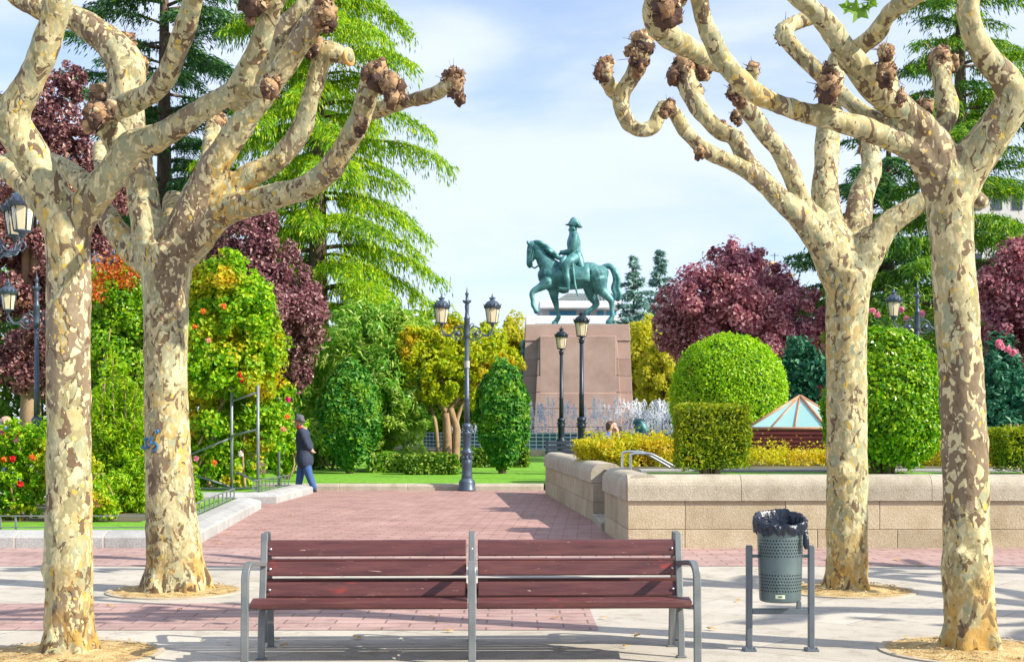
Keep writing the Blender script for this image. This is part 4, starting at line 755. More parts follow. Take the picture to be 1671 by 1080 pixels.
# ---------------------------------------------------------------- clipped shrubs
def clipped(name, label, cat, base, fn, n, L, W, m, seed, stems=0, core=None, group=None, rough=.03, skirt=None):
    """fn(unit directions) -> surface points and normals relative to base; a solid dark core is added inside to keep daylight out"""
    rg = np.random.default_rng(seed); root = thing(name, label, cat, base, 0, group); d = unit(n, rg); P, N = fn(d)
    wob = np.array([mnoise.noise(Vector(p) * 2.6) + .6 * mnoise.noise(Vector(p) * 7) for p in P]); dep = rg.uniform(0, 1, n) ** 2
    P = P + N * (wob * rough * 1.6 - dep * .11 + rg.normal(0, rough * .5, n))[:, None]
    so = rg.uniform(0, 1, n) < .025; P[so] += N[so] * rg.uniform(.02, .10, (so.sum(), 1))
    if skirt is not None: k = rg.uniform(0, 1, n) < np.clip((P[:, 2] - skirt[0]) / (skirt[1] - skirt[0]), .05, 1); P = P[k]; N = N[k]
    foliage('foliage', P, N, L, W, m, root, rg, .15)
    if core is not None: core.build('solid_filler', M['core'], root)
    if stems:
        st = MB()
        for k in range(stems):
            a = rg.uniform(0, 6.3); r_ = rg.uniform(.02, .22) * stems / 9; st.tube([(r_ * math.cos(a) * .6, r_ * math.sin(a) * .6, -.04), (r_ * math.cos(a), r_ * math.sin(a), .25), (r_ * 1.8 * math.cos(a + .2), r_ * 1.8 * math.sin(a + .2), .7)], [.035, .026, .016], 7, 3)
        st.build('stem', M['tan_bark'], root)
    return root
def ell(c, r, pw=2.0):
    c = np.array(c); r = np.array(r)
    def f(d):
        q = np.sum(np.abs(d) ** pw, axis=1) ** (-1 / pw); u = d * q[:, None]; n_ = np.sign(d) * np.abs(u) ** (pw - 1) / r; n_ /= np.linalg.norm(n_, axis=1)[:, None]; return c + u * r, n_
    return f
def cone_(H, r):
    def f(d):
        t = (np.arccos(np.clip(d[:, 2], -1, 1)) / PI); z = H * (1 - t); rad = r * np.sin(PI * np.clip(t, 0, 1) ** 1.0) ** .72; a = np.arctan2(d[:, 1], d[:, 0]); lob = 1 + .10 * np.sin(a * 5 + z * 1.3) * np.sin(z * 2.2); P = np.c_[np.cos(a) * rad * lob, np.sin(a) * rad * lob, z]; n_ = np.c_[np.cos(a), np.sin(a), np.full(len(a), .35)]; return P, n_
    return f
Yc = 40.6
for i, (x0, x1, ty, lab) in enumerate(((525, 617, 583, 'clipped dark conifer cone left of the oleander by the walking man'), (780, 860, 583, 'clipped dark conifer cone right of the double street lamp'))):
    r_ = (x1 - x0) / 2 / F * Yc; H = hz(ty, Yc) - .15; core = MB().ball((0, 0, H * .48), (r_ * .72, r_ * .72, H * .42), 12, 8)
    c = clipped('conifer_cone', lab, 'bush', (gx((x0 + x1) / 2, Yc), Yc, .15), cone_(H * 1.0, r_ * 1.05), 14000, .15, .075, M['thuja'], 200 + i, 0, core, 'clipped conifer cones on the lawn', .06)
    MB().tube([(0, 0, -.1), (0, 0, .5)], [.13, .09], 9).build('trunk', M['brown_bark'], c)
Yd = 33.0; r_ = 94 / F * Yd
clipped('clipped_dome', 'big clipped bright green dome bush right of the fountain', 'bush', (gx(1189, Yd), Yd, .35), ell((0, 0, hz(650, Yd) - .35), (r_, r_, (650 - 547) / F * Yd), 2.2), 42000, .062, .045, M['box'], 210, 0, MB().ball((0, 0, hz(650, Yd) - .35), (r_ * .9, r_ * .9, 95 / F * Yd), 14, 9), None, .035)
Yp = 19.9; pw_ = 99 / F * Yp
clipped('round_privet', 'big round glossy privet bush on the terrace between the right plane trunks', 'bush', (gx(1444, Yp + .5), Yp + .5, .87), ell((0, 0, .93), (pw_ * 1.03, pw_ * .95, 1.14), 1.8), 34000, .068, .045, M['privet'], 211, 12, MB().ball((0, 0, 1.0), (pw_ * .84, pw_ * .8, .88), 14, 9), None, .05, (.05, .45))
def boxf(w, d, h, z0=0):
    def f(dd):
        q = 1 / np.max(np.abs(dd), axis=1); u = dd * q[:, None]; k = np.argmax(np.abs(dd), axis=1); n_ = np.zeros_like(u); n_[np.arange(len(u)), k] = np.sign(u[np.arange(len(u)), k]); return np.c_[u[:, 0] * w / 2, u[:, 1] * d / 2, z0 + (u[:, 2] + 1) * h / 2], n_
    return f
clipped('clipped_cube', 'clipped yew cube with bare stems at its foot beside the bush dome on the terrace', 'bush', (gx(1167, 19.6), 20.0, .87), boxf(.96, .85, .86, .08), 15000, .075, .022, M['yew'], 212, 9, MB().box((0, 0, .55), (.78, .66, .6)), 'clipped cubes on the terrace edge', .03, (.02, .35))
clipped('clipped_cube', 'clipped yew cube cut off by the right edge of the picture', 'bush', (gx(1700, 19.6), 20.0, .87), boxf(.96, .85, .60, .04), 9000, .075, .022, M['yew'], 213, 9, MB().box((0, 0, .33), (.78, .66, .45)), 'clipped cubes on the terrace edge', .03, (.02, .3))
def hedge(name, label, x0, x1, Y, z0, z1, depth, n, L, W, m, seed, core=True, rough=.05, group=None):
    w = x1 - x0; return clipped(name, label, 'hedge', ((x0 + x1) / 2, Y, z0), boxf(w, depth, z1 - z0), n, L, W, m, seed, 0, MB().box((0, 0, (z1 - z0) * .45), (w * .97 - .1, depth * .7, (z1 - z0) * .78)) if core else None, group, rough)
hedge('yellow_hedge', 'golden yellow hedge in front of the seated man', gx(955, 25), gx(1125, 25), 25.3, .84, hz(717, 25), 1.2, 16000, .06, .036, M['spirea'], 220, True, .12)
hedge('yellow_hedge', 'low yellow hedge under the glass skylight', gx(1215, 25), gx(1362, 25), 25.3, .84, hz(733, 25), .9, 3400, .06, .036, M['spirea'], 221, False, .14)
hedge('yellow_hedge', 'yellow hedge right of the nearest right plane trunk', gx(1500, 25), gx(1668, 25), 25.3, .84, hz(718, 25), .9, 8000, .06, .036, M['spirea'], 222, False, .14)
hedge('box_hedge', 'low clipped hedge block left of the street lamp foot', gx(663, 40), gx(746, 40), 39.9, .14, .14 + .55, .8, 4500, .10, .06, M['lowhedge'], 223)
hedge('box_hedge', 'low dark hedge strip behind the walking man', gx(430, 45), gx(532, 45), 44.5, .14, .14 + .72, .9, 4000, .10, .06, M['lowhedge'], 224)
hedge('box_hedge', 'low hedge strip behind the street lamp foot', gx(742, 47), gx(860, 47), 46.5, .14, .14 + .62, .9, 4000, .10, .06, M['lowhedge'], 225)
hedge('box_hedge', 'low ragged hedge strip under the oleander', gx(600, 41), gx(664, 41), 41.6, .14, .14 + .55, .9, 3000, .12, .05, M['oleander'], 226)
for i, (x, y, s) in enumerate(((870, 760, .6), )): pass

# ---------------------------------------------------------------- roses and shrubs on the left
def frame_bars(mb, x0, x1, Y, z1):
    pass
rf = thing('rose_trellis', 'grey steel pipe frame carrying the climbing roses', 'trellis', (-5.5, 29.2, 0))
loc = lambda px, py, Y: at(px, py, Y) - rf.location
for px, Y in ((378, 29.4), (421, 29.0), (262, 30.2), (170, 30.4), (300, 31.6), (455, 31.2)):
    b = loc(px, 690, Y); MB().tube([(b.x, b.y, .15), (b.x, b.y, 2.35 if px in (378, 421, 455) else 4.2)], .032, 9).build('post', M['fence'], rf)
for a, b in (((310, 742, 29.6), (376, 715, 29.4)), ((376, 712, 29.4), (421, 700, 29.0)), ((386, 770, 29.3), (421, 786, 29.0)), ((318, 775, 29.6), (376, 794, 29.4)), ((318, 797, 29.6), (421, 796, 29.0)), ((162, 575, 30.4), (262, 575, 30.2)), ((262, 560, 30.2), (378, 590, 29.4)), ((378, 655, 29.4), (421, 640, 29.0))):
    MB().tube([loc(*a), loc(*b)], .022, 8).build('cross_bar', M['fence'], rf)
def climber(label, lst, Y, n, seed, m, stems=(), L=.10, W=.07, flowers=()):
    base = (gx(lst[0][0], Y), Y, .17); r_ = thing('climbing_rose', label, 'climbing rose', base); rg = np.random.default_rng(seed); P, N = crown_pts(pb(lst, Y, base), n, rg, 46, .26, .1, zmin=.05); foliage('foliage', P, N, L, W, m, r_, rg, .3)
    st = MB()
    for s in stems: st.tube([at(x, y, Y - .2) - r_.location for x, y in s], np.linspace(.035, .015, len(s)), 7, 4)
    st.build('stem', M['tan_bark'], r_)
    for k, (x, y, c, q) in enumerate(flowers): flower(r_, at(x, y, Y - q) - r_.location, .058, c, seed + k)
    return r_
climber('tall climbing rose turning yellow with scattered red blooms right of the graffitied trunk',
    [(370, 490, 55, 0), (330, 480, 45, .4), (395, 470, 38, .3), (360, 560, 62, 0), (410, 560, 42, .2), (330, 620, 60, 0), (390, 640, 58, 0), (430, 640, 32, .2), (350, 700, 56, 0), (410, 700, 46, .1), (335, 760, 44, 0), (390, 765, 40, 0), (440, 710, 30, .3), (430, 600, 26, .3), (382, 440, 22, .3), (300, 540, 50, .8), (340, 450, 28, .4), (375, 430, 26, 0), (425, 540, 40, 0), (440, 580, 36, 0), (400, 510, 46, -.3), (352, 600, 50, -.5), (445, 650, 34, 0), (430, 690, 40, 0), (420, 480, 30, 0), (405, 600, 50, -.4)], 30.0, 46000, 301, M['rose'],
    [[(318, 742), (330, 715), (350, 680), (372, 640), (385, 590)], [(322, 765), (340, 730), (356, 690), (362, 640)], [(345, 795), (335, 770), (345, 745)], [(400, 795), (396, 740), (402, 690)]],
    flowers=[(391, 612, 'red', .9), (395, 620, 'red', .9), (318, 533, 'orange', 1.2), (340, 555, 'peach', 1.1), (470, 652, 'magenta', .6), (468, 680, 'orange', .6), (320, 748, 'pink', 1.3), (393, 740, 'white', 1.2), (350, 755, 'orange', 1.2), (365, 500, 'orange', 1.4), (331, 508, 'orange', 1.2), (462, 700, 'peach', .5)])
climber('dark leaved climbing rose with orange tips between the two left trunks', [(190, 500, 55, 0), (160, 470, 36, .4), (220, 470, 40, .3), (190, 560, 60, 0), (240, 540, 50, .4), (165, 540, 40, 0), (210, 620, 60, .2), (270, 600, 50, .6)], 30.6, 24000, 302, M['privet'], [[(180, 790), (190, 650), (200, 560)]], flowers=[(222, 440, 'red', .8), (215, 446, 'magenta', .8), (175, 452, 'orange', .9)])
r_ = thing('autumn_creeper', 'orange and red turning creeper on top of the dark climbing rose', 'creeper', (gx(180, 30), 30, .17)); rg = np.random.default_rng(303)
P, N = crown_pts(pb([(165, 445, 24, -.4), (190, 435, 22, -.3), (225, 440, 20, -.3), (160, 475, 18, -.5), (205, 460, 16, -.5)], 30, r_.location), 800, rg, 26, .55, .1); foliage('foliage', P, N, .085, .06, M['roseorange'], r_, rg); MB().tube([(0, 0, 0), (-.2, .2, 1.8), (0, 0, 3.4)], [.03, .02, .012], 6, 3).build('stem', M['tan_bark'], r_)
def bushy(name, label, lst, Y, n, L, W, m, seed, shoots=(), z=.17, flowers=(), cat='bush', zmin=.02, group=None):
    base = (gx(lst[0][0], Y), Y, z); r_ = thing(name, label, cat, base, 0, group); rg = np.random.default_rng(seed); P, N = crown_pts(pb(lst, Y, base), n, rg, 40, .27, .1, zmin=zmin)
    st = MB()
    for s in shoots:
        pts = [at(x, y, Y - .3) - r_.location for x, y in s]; Q = spline(np.array([tuple(p) for p in pts]), 8); st.tube(Q, np.linspace(.014, .005, len(Q)), 5)
        q = np.repeat(Q[2:], 16, 0); P = np.concatenate([P, q + rg.normal(0, .045, q.shape)]); N = np.concatenate([N, unit(len(q), rg)])
    for k in range(5): st.tube([(rg.normal(0, .1), rg.normal(0, .1), -.03), (rg.normal(0, .2), rg.normal(0, .2), .35), (rg.normal(0, .3), rg.normal(0, .2), .7)], [.022, .016, .01], 6, 3)
    foliage('foliage', P, N, L, W, m, r_, rg, .3); st.build('stem', M['tan_bark'], r_)
    for k, (x, y, c, q) in enumerate(flowers): flower(r_, at(x, y, Y - q) - r_.location, .05, c, seed + k)
    return r_
bushy('bright_shrub', 'tall bright yellow green feathery shrub between the two left trunks', [(190, 720, 42, 0), (165, 690, 32, 0), (220, 690, 36, 0), (190, 780, 46, 0), (230, 770, 40, 0), (160, 790, 36, 0), (200, 650, 34, 0), (250, 720, 42, .3), (150, 740, 34, .2), (185, 830, 36, 0), (225, 825, 30, 0)], 22.3, 30000, .11, .024, M['bamboo'], 310,
    [[(188, 700), (184, 640), (185, 575)], [(218, 700), (222, 640), (232, 578)], [(165, 720), (168, 650), (172, 590)], [(205, 690), (204, 620), (200, 600)], [(160, 700), (152, 670), (156, 640)], [(230, 680), (238, 640), (246, 600)]])
bushy('rose_bush', 'leafy rose bush with red and orange blooms at the left edge', [(30, 740, 36, 0), (60, 730, 30, 0), (5, 740, 36, 0), (-25, 750, 36, 0), (25, 785, 36, 0), (60, 780, 30, 0), (10, 820, 36, 0), (50, 815, 28, 0), (-30, 800, 40, 0), (40, 712, 22, 0), (70, 715, 20, 0), (0, 715, 20, 0)], 20.6, 14000, .06, .042, M['rose'], 311,
    [[(30, 740), (40, 710), (50, 696)], [(60, 720), (72, 700), (76, 690)], [(10, 730), (15, 705), (22, 690)]],
    flowers=[(20, 749, 'red', .4), (52, 746, 'orange', .4), (11, 711, 'red', .3), (27, 709, 'orange', .2), (71, 703, 'pink', .2), (27, 718, 'pink', .3), (5, 750, 'orange', .3), (3, 704, 'pink', .2), (33, 790, 'red', .4)])
bushy('rose_bush', 'rose bush seen between the left trunks under the bright shrub', [(120, 800, 34, 0), (100, 760, 30, 0), (130, 760, 34, 0), (110, 825, 26, 0), (150, 815, 24, 0), (162, 812, 26, -.2), (170, 830, 24, 0)], 20.4, 7000, .06, .042, M['rose'], 312, flowers=[(155, 815, 'orange', .3), (160, 822, 'peach', .3)])
bushy('rose_bush', 'rose bush low behind the graffitied trunk in the nearer bed', [(275, 800, 32, 0), (300, 780, 30, 0), (255, 820, 24, 0), (310, 810, 22, 0)], 23.5, 5000, .065, .045, M['rose'], 313)
bushy('garden_shrub', 'leafy green shrub with orange blooms beside the walking man', [(470, 700, 30, 0), (450, 730, 32, 0), (480, 730, 24, 0), (440, 690, 26, 0), (460, 760, 22, 0)], 36.5, 5500, .10, .065, M['rose'], 314, flowers=[(476, 688, 'peach', .5), (455, 715, 'orange', .5)])
bushy('garden_shrub', 'small shrub with bright red orange blooms behind the left conifer cone', [(545, 735, 24, 0), (520, 740, 18, 0), (560, 745, 18, 0)], 43.3, 2200, .10, .06, M['lowhedge'], 315, flowers=[(536, 728, 'red', .4), (531, 722, 'red', .4), (552, 728, 'orange', .4), (560, 733, 'orange', .4), (578, 742, 'peach', .3)])
# ---------------------------------------------------------------- terrace
TZ = .86
sheet('terrace_soil', [(1.9, 18.3), (23, 18.3), (23, 28.6), (1.2, 28.6), (1.45, 23.3)], TZ - .03, M['earth'])
sheet('terrace_lawn', [(1.95, 18.32), (23, 18.32), (23, 20.9), (1.95, 20.9)], TZ, M['grass'])
tg = MB(); tg.extr([(0, .3), (0, TZ + .03), (.45, TZ + .03), (.45, .3)], [(1.9, 21.0), (22.9, 21.0)]); tag(tg.build('terrace_coping', M['kerb'], None, .01), 'pale stone coping strip behind the terrace grass', 'coping')
# ---------------------------------------------------------------- street lamps
def lantern(parent, p, s=1.0, metal=None):
    metal = metal or M['iron']; x, y, z = p; n = 6
    f = MB()                                               # frame: bottom cup, ribs, top ring
    f.lathe([(.02, -.09), (.05, -.06), (.035, -.03), (.125, -.005), (.125, .012), (.05, .015)], (x, y, z), 12)
    for k in range(n):
        a = 2 * PI * k / n + .2; f.tube([(x + .118 * math.cos(a), y + .118 * math.sin(a), z), (x + .165 * math.cos(a), y + .165 * math.sin(a), z + .34)], .010, 5)
    f.lathe([(.15, .335), (.185, .335), (.20, .36), (.20, .375), (.15, .375)], (x, y, z), 18, True, False)
    fr_ = f.build('lantern', metal, parent)
    g = MB(); g.lathe([(.0, .006), (.108, .006), (.155, .338), (0, .338)], (x, y, z), 6, False, False); g.build('glass', M['glass'], fr_)
    c = MB(); c.lathe([(.205, .37), (.19, .40), (.165, .445), (.12, .495), (.07, .52), (.05, .53), (.05, .55), (.075, .565), (.03, .59), (.012, .66), (.0, .70)], (x, y, z), 18)
    for k in range(14):                                    # crown of little palmettes on the roof edge
        a = 2 * PI * k / 14; b = Vector((math.cos(a), math.sin(a), 0)); t = Vector((-math.sin(a), math.cos(a), 0)); o = Vector((x, y, z + .375)) + b * .20
        c.add([o - t * .034, o + t * .034, o + t * .02 + b * .018 + Vector((0, 0, .045)), o + b * .03 + Vector((0, 0, .075)), o - t * .02 + b * .018 + Vector((0, 0, .045))], [(0, 1, 2, 3, 4)])
    for k in range(6):
        a = 2 * PI * k / 6; c.ball((x + .06 * math.cos(a), y + .06 * math.sin(a), z + .575), .02, 6, 4)
    c.build('cap', metal, fr_); return fr_
def post(root, ztop, metal, ext=0.0, finial=True):
    b = MB(); b.lathe([(.205, 0), (.205, .04), (.19, .06), (.19, .20), (.175, .24), (.135, .28), (.125, .31)], n=20); b.build('base', metal, root)
    d = MB(); d.lathe([(.125, .30), (.13, .34), (.115, .40), (.12, .62), (.135, .66), (.112, .70), (.115, .84), (.145, .88), (.145, .92), (.10, .95), (.095, 1.0), (.10, 1.30), (.125, 1.34), (.10, 1.38), (.095, 1.44), (.115, 1.48), (.115, 1.53), (.07, 1.58)], n=18)
    for k in range(8): a = 2 * PI * k / 8; d.ball((.115 * math.cos(a), .115 * math.sin(a), .78), (.03, .03, .05), 6, 5); d.ball((.105 * math.cos(a), .105 * math.sin(a), 1.41), .026, 6, 5)
    d.build('pedestal', metal, root)
    p = MB(); p.lathe([(.068, 1.56), (.06, 2.1), (.064, 2.12), (.064, 2.16), (.056, 2.18), (.048, ztop)], n=14); p.build('pole', metal, root)
    return root
def arm(root, ang, z, r, metal):
    c, s = math.cos(ang), math.sin(ang); q = lambda a, h: (a * c, a * s, z + h); m_ = MB()
    m_.tube([q(.05, .02), q(.16, .10), q(.27, .06), q(.34, -.06), q(.44, -.10), q(.54, -.06), q(r, .06), q(r + .01, .14)], .017, 7, 5)
    m_.tube([q(.05, -.18), q(.16, -.22), q(.27, -.20), q(.36, -.12), q(.46, -.13), q(.52, -.11)], .014, 7, 5)
    m_.tube([q(r, .05), q(r + .05, -.02), q(r, -.09), q(r - .08, -.07), q(r - .05, 0)], .012, 6, 5)
    m_.tube([q(.06, .08), q(.10, .16), q(.16, .15), q(.13, .09)], .012, 6, 4)
    for k in range(18):
        a = 2 * PI * k / 18; a1 = 2 * PI * (k + 1) / 18; m_.tube([q(.215 + .085 * math.cos(a), -.07 + .085 * math.sin(a)), q(.215 + .085 * math.cos(a1), -.07 + .085 * math.sin(a1))], .012, 5)
    dd = Vector((-s, c, 0)) * .018; a0 = Vector(q(.215, -.07)); m_.tube([a0 - dd, a0 + dd], .058, 12); m_.build('bracket', metal, root)
def double_lamp(label, x, y, z, angs, extra=0, metal=None, group='ornate iron street lamps with side brackets'):
    metal = metal or M['iron']; root = thing('street_lamp', label, 'street lamp', (x, y, z), 0, group); post(root, 3.62 + extra, metal)
    f = MB(); f.lathe([(.05, 3.55), (.075, 3.58), (.07, 3.66), (.065, 3.98), (.08, 4.0), (.055, 4.04), (.04, 4.16), (.055, 4.30), (.04, 4.34), (.09, 4.38), (.09, 4.40), (.035, 4.43), (.03, 4.55), (.05, 4.57), (.02, 4.62), (.0, 4.76)], (0, 0, extra), 14)
    for k in range(8): a = 2 * PI * k / 8; f.ball((.085 * math.cos(a), .085 * math.sin(a), 4.41 + extra), .022, 6, 4)
    f.build('finial', metal, root)
    for a in angs: arm(root, a, 3.72 + extra, .585, metal); lantern(root, (.59 * math.cos(a), .59 * math.sin(a), 3.90 + extra), 1, metal)
    return root
dl = double_lamp('blue grey street lamp with two lanterns standing alone on the lawn kerb', gx(762, 33.05), 33.05, 0, (0, PI))
MB().lathe([(.064, 2.86), (.064, 3.02)], n=12, close=False).build('paper_notice', M['kerb'], dl)
double_lamp('street lamp with two lanterns behind the rose bushes at the left edge', gx(60, 31.2), 31.2, .14, (.42, PI + .42), .0)
double_lamp('street lamp rising just above the dark climbing rose between the left trunks', gx(186, 32.6), 32.6, .14, (1.02, PI + 1.02), .75)
double_lamp('large street lamp partly cut off by the left edge high beside the nearest left tree', gx(-33, 19.6), 19.6, 0, (0, .98, PI, PI + .98), .32)
double_lamp('street lamp peeping over the round privet bush on the right', gx(1497, 34.5), 34.5, .16, (.1, PI + .1), .1)
def single_lamp(label, x, y, z, ztop):
    root = thing('lamp_post', label, 'lamp post', (x, y, z), 0, 'dark lamp posts with one lantern by the fountain'); post(root, ztop, M['dark_iron'])
    c = MB(); c.lathe([(.045, ztop - .12), (.075, ztop - .09), (.06, ztop - .05), (.09, ztop)], n=14); c.build('collar', M['dark_iron'], root); lantern(root, (0, 0, ztop + .06), 1, M['dark_iron']); return root
single_lamp('dark single lantern lamp post before the pedestal, nearer and taller of the pair', gx(949, 36), 36, .16, 3.55)
single_lamp('dark single lantern lamp post before the pedestal, left and further of the pair', gx(916, 42), 42, .16, 3.55)

# ---------------------------------------------------------------- monument
YM = 70.0; S = YM / F
mon = thing('pedestal', 'tall pink granite pedestal with tapered courses under the horseman', 'pedestal', (gx(939, YM), YM, .3))
M['granite'] = stonemat('pink_granite', (.33, .225, .19), (.40, .28, .24), (.45, .335, .29), .9)
lz = lambda py: hz(py, YM) - .3
def course(mb, w0, w1, d0, d1, z0, z1, cy=0, g=.006):
    V = []
    for z, w, d in ((z0 + g, w0, d0), (z1 - g, w1, d1)): V += [(-w / 2, cy - d / 2, z), (w / 2, cy - d / 2, z), (w / 2, cy + d / 2, z), (-w / 2, cy + d / 2, z)]
    mb.add(V, [(3, 2, 1, 0), (4, 5, 6, 7), (0, 1, 5, 4), (1, 2, 6, 5), (2, 3, 7, 6), (3, 0, 4, 7)])
ys = [720, 697, 668, 642.5, 616, 590, 561]; Wd = lambda py: (163 + (py - 534) * .085 + max(0, py - 640) * .03) * S
m1 = MB(); m2 = MB()
for a, b in zip(ys, ys[1:]):
    course(m1, Wd(a), Wd(b), Wd(a) * .92, Wd(b) * .92, lz(a), lz(b)); w_ = lambda py: (123 + (py - 561) * .112) * S
    course(m2, w_(a), w_(b), .7, .7, lz(a), lz(b), -Wd((a + b) / 2) * .46 - .10, .014)
m1.box((0, 0, lz(630)), (Wd(600) - .12, Wd(600) * .9, lz(561) - lz(720) - .1)); m1.build('stone_courses', M['granite'], mon, .01, 1)
m2.box((0, -Wd(630) * .46, lz(630)), (3.6, .9, lz(561) - lz(720) - .2)); m2.build('front_panel', M['granite'], mon, .02, 1)
m3 = MB(); course(m3, Wd(561) + .06, 164 * S, Wd(561) * .94, 162 * S * .93, lz(561), lz(534)); m3.build('top_block', M['granite'], mon, .03, 2)
wr = MB(); 
for k in range(16): a = 2 * PI * k / 16; wr.ball((-Wd(590) / 2 - .05, math.cos(a) * .6, lz(585) + math.sin(a) * .75), (.12, .2, .2), 7, 5)
wr.build('bronze_wreath', M['bronze'], mon)

st = thing('equestrian_statue', 'green bronze statue of a rider in a plumed bicorne on a walking horse', 'statue', (gx(940, YM), YM, hz(534, YM)))
K = S / 5.4
def Q(zx, zy, lat, r=None):
    p = ((zx - 540) * K, lat, (1047 - zy) * K)
    return p if r is None else (*p, r * K)
def chain(mb, pts, n=12, sm=5): mb.tube([p[:3] for p in pts], [p[3] for p in pts], n, sm, round_=True)
def qc(mb, pts, **k): chain(mb, [Q(*p) for p in pts], **k)
hb = MB()
qc(hb, [(300, 590, 0, 100), (400, 602, 0, 118), (520, 606, 0, 110), (640, 592, 0, 112), (712, 582, 0, 106), (755, 572, 0, 74)], n=18)
qc(hb, [(262, 590, -.12, 62), (300, 660, -.16, 62)]); qc(hb, [(262, 590, .12, 62), (320, 670, .16, 62)])
qc(hb, [(330, 545, 0, 98), (275, 480, 0, 76), (238, 420, 0, 62), (200, 365, 0, 50), (165, 330, 0, 40)], n=16)
qc(hb, [(150, 322, 0, 37), (142, 380, 0, 38), (132, 440, 0, 29), (128, 487, 0, 26), (132, 505, 0, 22)]); qc(hb, [(185, 370, 0, 34), (168, 410, 0, 30), (150, 455, 0, 20)])
for l in (-1, 1):
    qc(hb, [(128, 318, l * .10, 13), (116, 302, l * .13, 13), (106, 288, l * .13, 4)], n=8); hb.ball(Q(122, 372, l * .17), .05, 8, 6); hb.ball(Q(120, 492, l * .09), .055, 8, 6)
    qc(hb, [(720, 600, l * .28, 96), (748, 690, l * .36, 64)])
qc(hb, [(290, 655, -.32, 58), (228, 698, -.36, 38), (166, 734, -.38, 27), (150, 765, -.38, 24), (156, 815, -.38, 18), (160, 856, -.38, 20), (176, 885, -.38, 19), (190, 912, -.38, 25)])
qc(hb, [(345, 690, .32, 62), (350, 770, .34, 38), (365, 835, .34, 27), (376, 900, .34, 18), (388, 948, .34, 21), (370, 985, .34, 22), (352, 1010, .34, 28)])
qc(hb, [(735, 640, -.34, 84), (755, 715, -.38, 58), (805, 772, -.38, 38), (845, 822, -.38, 29), (850, 890, -.38, 20), (856, 945, -.38, 22), (842, 980, -.38, 24), (824, 1010, -.38, 30)])
qc(hb, [(670, 680, .34, 72), (685, 770, .38, 46), (724, 835, .38, 30), (680, 880, .38, 21), (636, 908, .38, 22), (604, 950, .38, 20), (585, 990, .38, 24), (570, 1012, .38, 29)])
link('horse', remesh(hb, .03, 3, 'horse'), M['bronze'], st)
tl = MB(); rr = random.Random(5)
for k in range(9):
    o = rr.uniform(-26, 26); l = rr.uniform(-.15, .15); qc(tl, [(785, 508, 0, 18), (840, 512 + o * .2, l * .5, 22), (885 + o * .4, 570, l, 24), (900 + o * .7, 640, l, 20), (888 + o * .9, 700, l, 20), (908 + o, 760, l, 17), (895 + o * .9, 815, l, 6)], n=8)
link('tail', remesh(tl, .03, 1, 'tail'), M['bronze'], st)
mn = MB()
for k in range(13):
    t = k / 12; x = 165 + t * 155; y = 300 + t * 130; l = -.12 - rr.uniform(0, .2); e = rr.uniform(-12, 12); qc(mn, [(x, y, 0, 16), (x + 40, y - 6 + e * .4, l, 17), (x + 80, y + 26 + e, l - .05, 15), (x + 112, y + 34 + e * .3, l - .08, 13), (x + 148 - t * 40, y + 66 + e, l - .05, 5)], n=8)
link('mane', remesh(mn, .028, 1, 'mane'), M['bronze'], st)
rb = MB()
qc(rb, [(520, 245, 0, 46), (520, 300, 0, 62), (523, 370, 0, 58), (520, 430, 0, 64), (505, 455, 0, 60)], n=16); qc(rb, [(522, 252, -.26, 36), (522, 252, .26, 36)])
qc(rb, [(518, 225, 0, 24), (515, 190, 0, 33), (512, 168, 0, 34)]); qc(rb, [(484, 182, 0, 8), (478, 190, 0, 9)]); qc(rb, [(497, 205, 0, 20), (490, 212, 0, 13)]); rb.ball(Q(522, 188, -.19), .05, 7, 5)
for l in (-1, 1):
    qc(rb, [(525, 255, l * .34, 34), (522, 315, l * .40, 30), (500, 372, l * .38, 27), (460, 386, l * .28, 22), (425, 390, l * .16, 19), (410, 388, l * .12, 17)])
    qc(rb, [(520, 448, l * .28, 54), (478, 480, l * .56, 47), (446, 520, l * .66, 40), (448, 580, l * .69, 30), (458, 640, l * .70, 29), (462, 695, l * .70, 23)]); qc(rb, [(464, 715, l * .70, 20), (430, 722, l * .70, 18), (390, 716, l * .72, 11)])
    for q in range(4): qc(rb, [(416 - q * 7, 384 + q * 5, l * .10, 7), (402 - q * 5, 392 + q * 5, l * .07, 7), (406 - q * 4, 402 + q * 3, l * .02, 6)], n=6)
qc(rb, [(545, 420, -.18, 50), (572, 490, -.34, 40), (590, 555, -.44, 24)]); qc(rb, [(545, 420, .18, 50), (572, 490, .34, 40), (590, 555, .44, 24)])
link('rider', remesh(rb, .024, 2, 'rider'), M['bronze'], st)
ht = MB(); poly = [(443, 143), (468, 137), (490, 100), (510, 82), (535, 86), (556, 108), (572, 142), (598, 168), (575, 172), (540, 165), (500, 156), (470, 150)]
V = []; n = len(poly)
for lat, sc in ((-.20, .86), (-.10, 1), (.10, 1), (.20, .86)):
    for x, y in poly: V.append(Q(515 + (x - 515) * (sc if abs(lat) > .15 else 1), 158 + (y - 158) * sc, lat))
ht.add(V, [tuple(range(n))[::-1], tuple(range(3 * n, 4 * n))] + [(j * n + i, j * n + (i + 1) % n, (j + 1) * n + (i + 1) % n, (j + 1) * n + i) for j in range(3) for i in range(n)], True)
for k in range(9): t = k / 8; ht.ball(Q(500 + t * 75, 84 + abs(t - .2) * 75, 0), (.06, .12, .06), 7, 5)
ht.build('bicorne_hat', M['bronze'], st)
for l, o in ((-1, 0), (1, 0)):
    e = MB(); e.ball(Q(522, 238, l * .36), (.15, .11, .05), 10, 6); [e.tube([Q(505 + q * 5, 242, l * .43), Q(505 + q * 5, 262, l * .47)], .015, 5) for q in range(8)]; e.build('epaulette', M['bronze'], st)
sc_ = MB(); V = []; na, nx = 21, 6
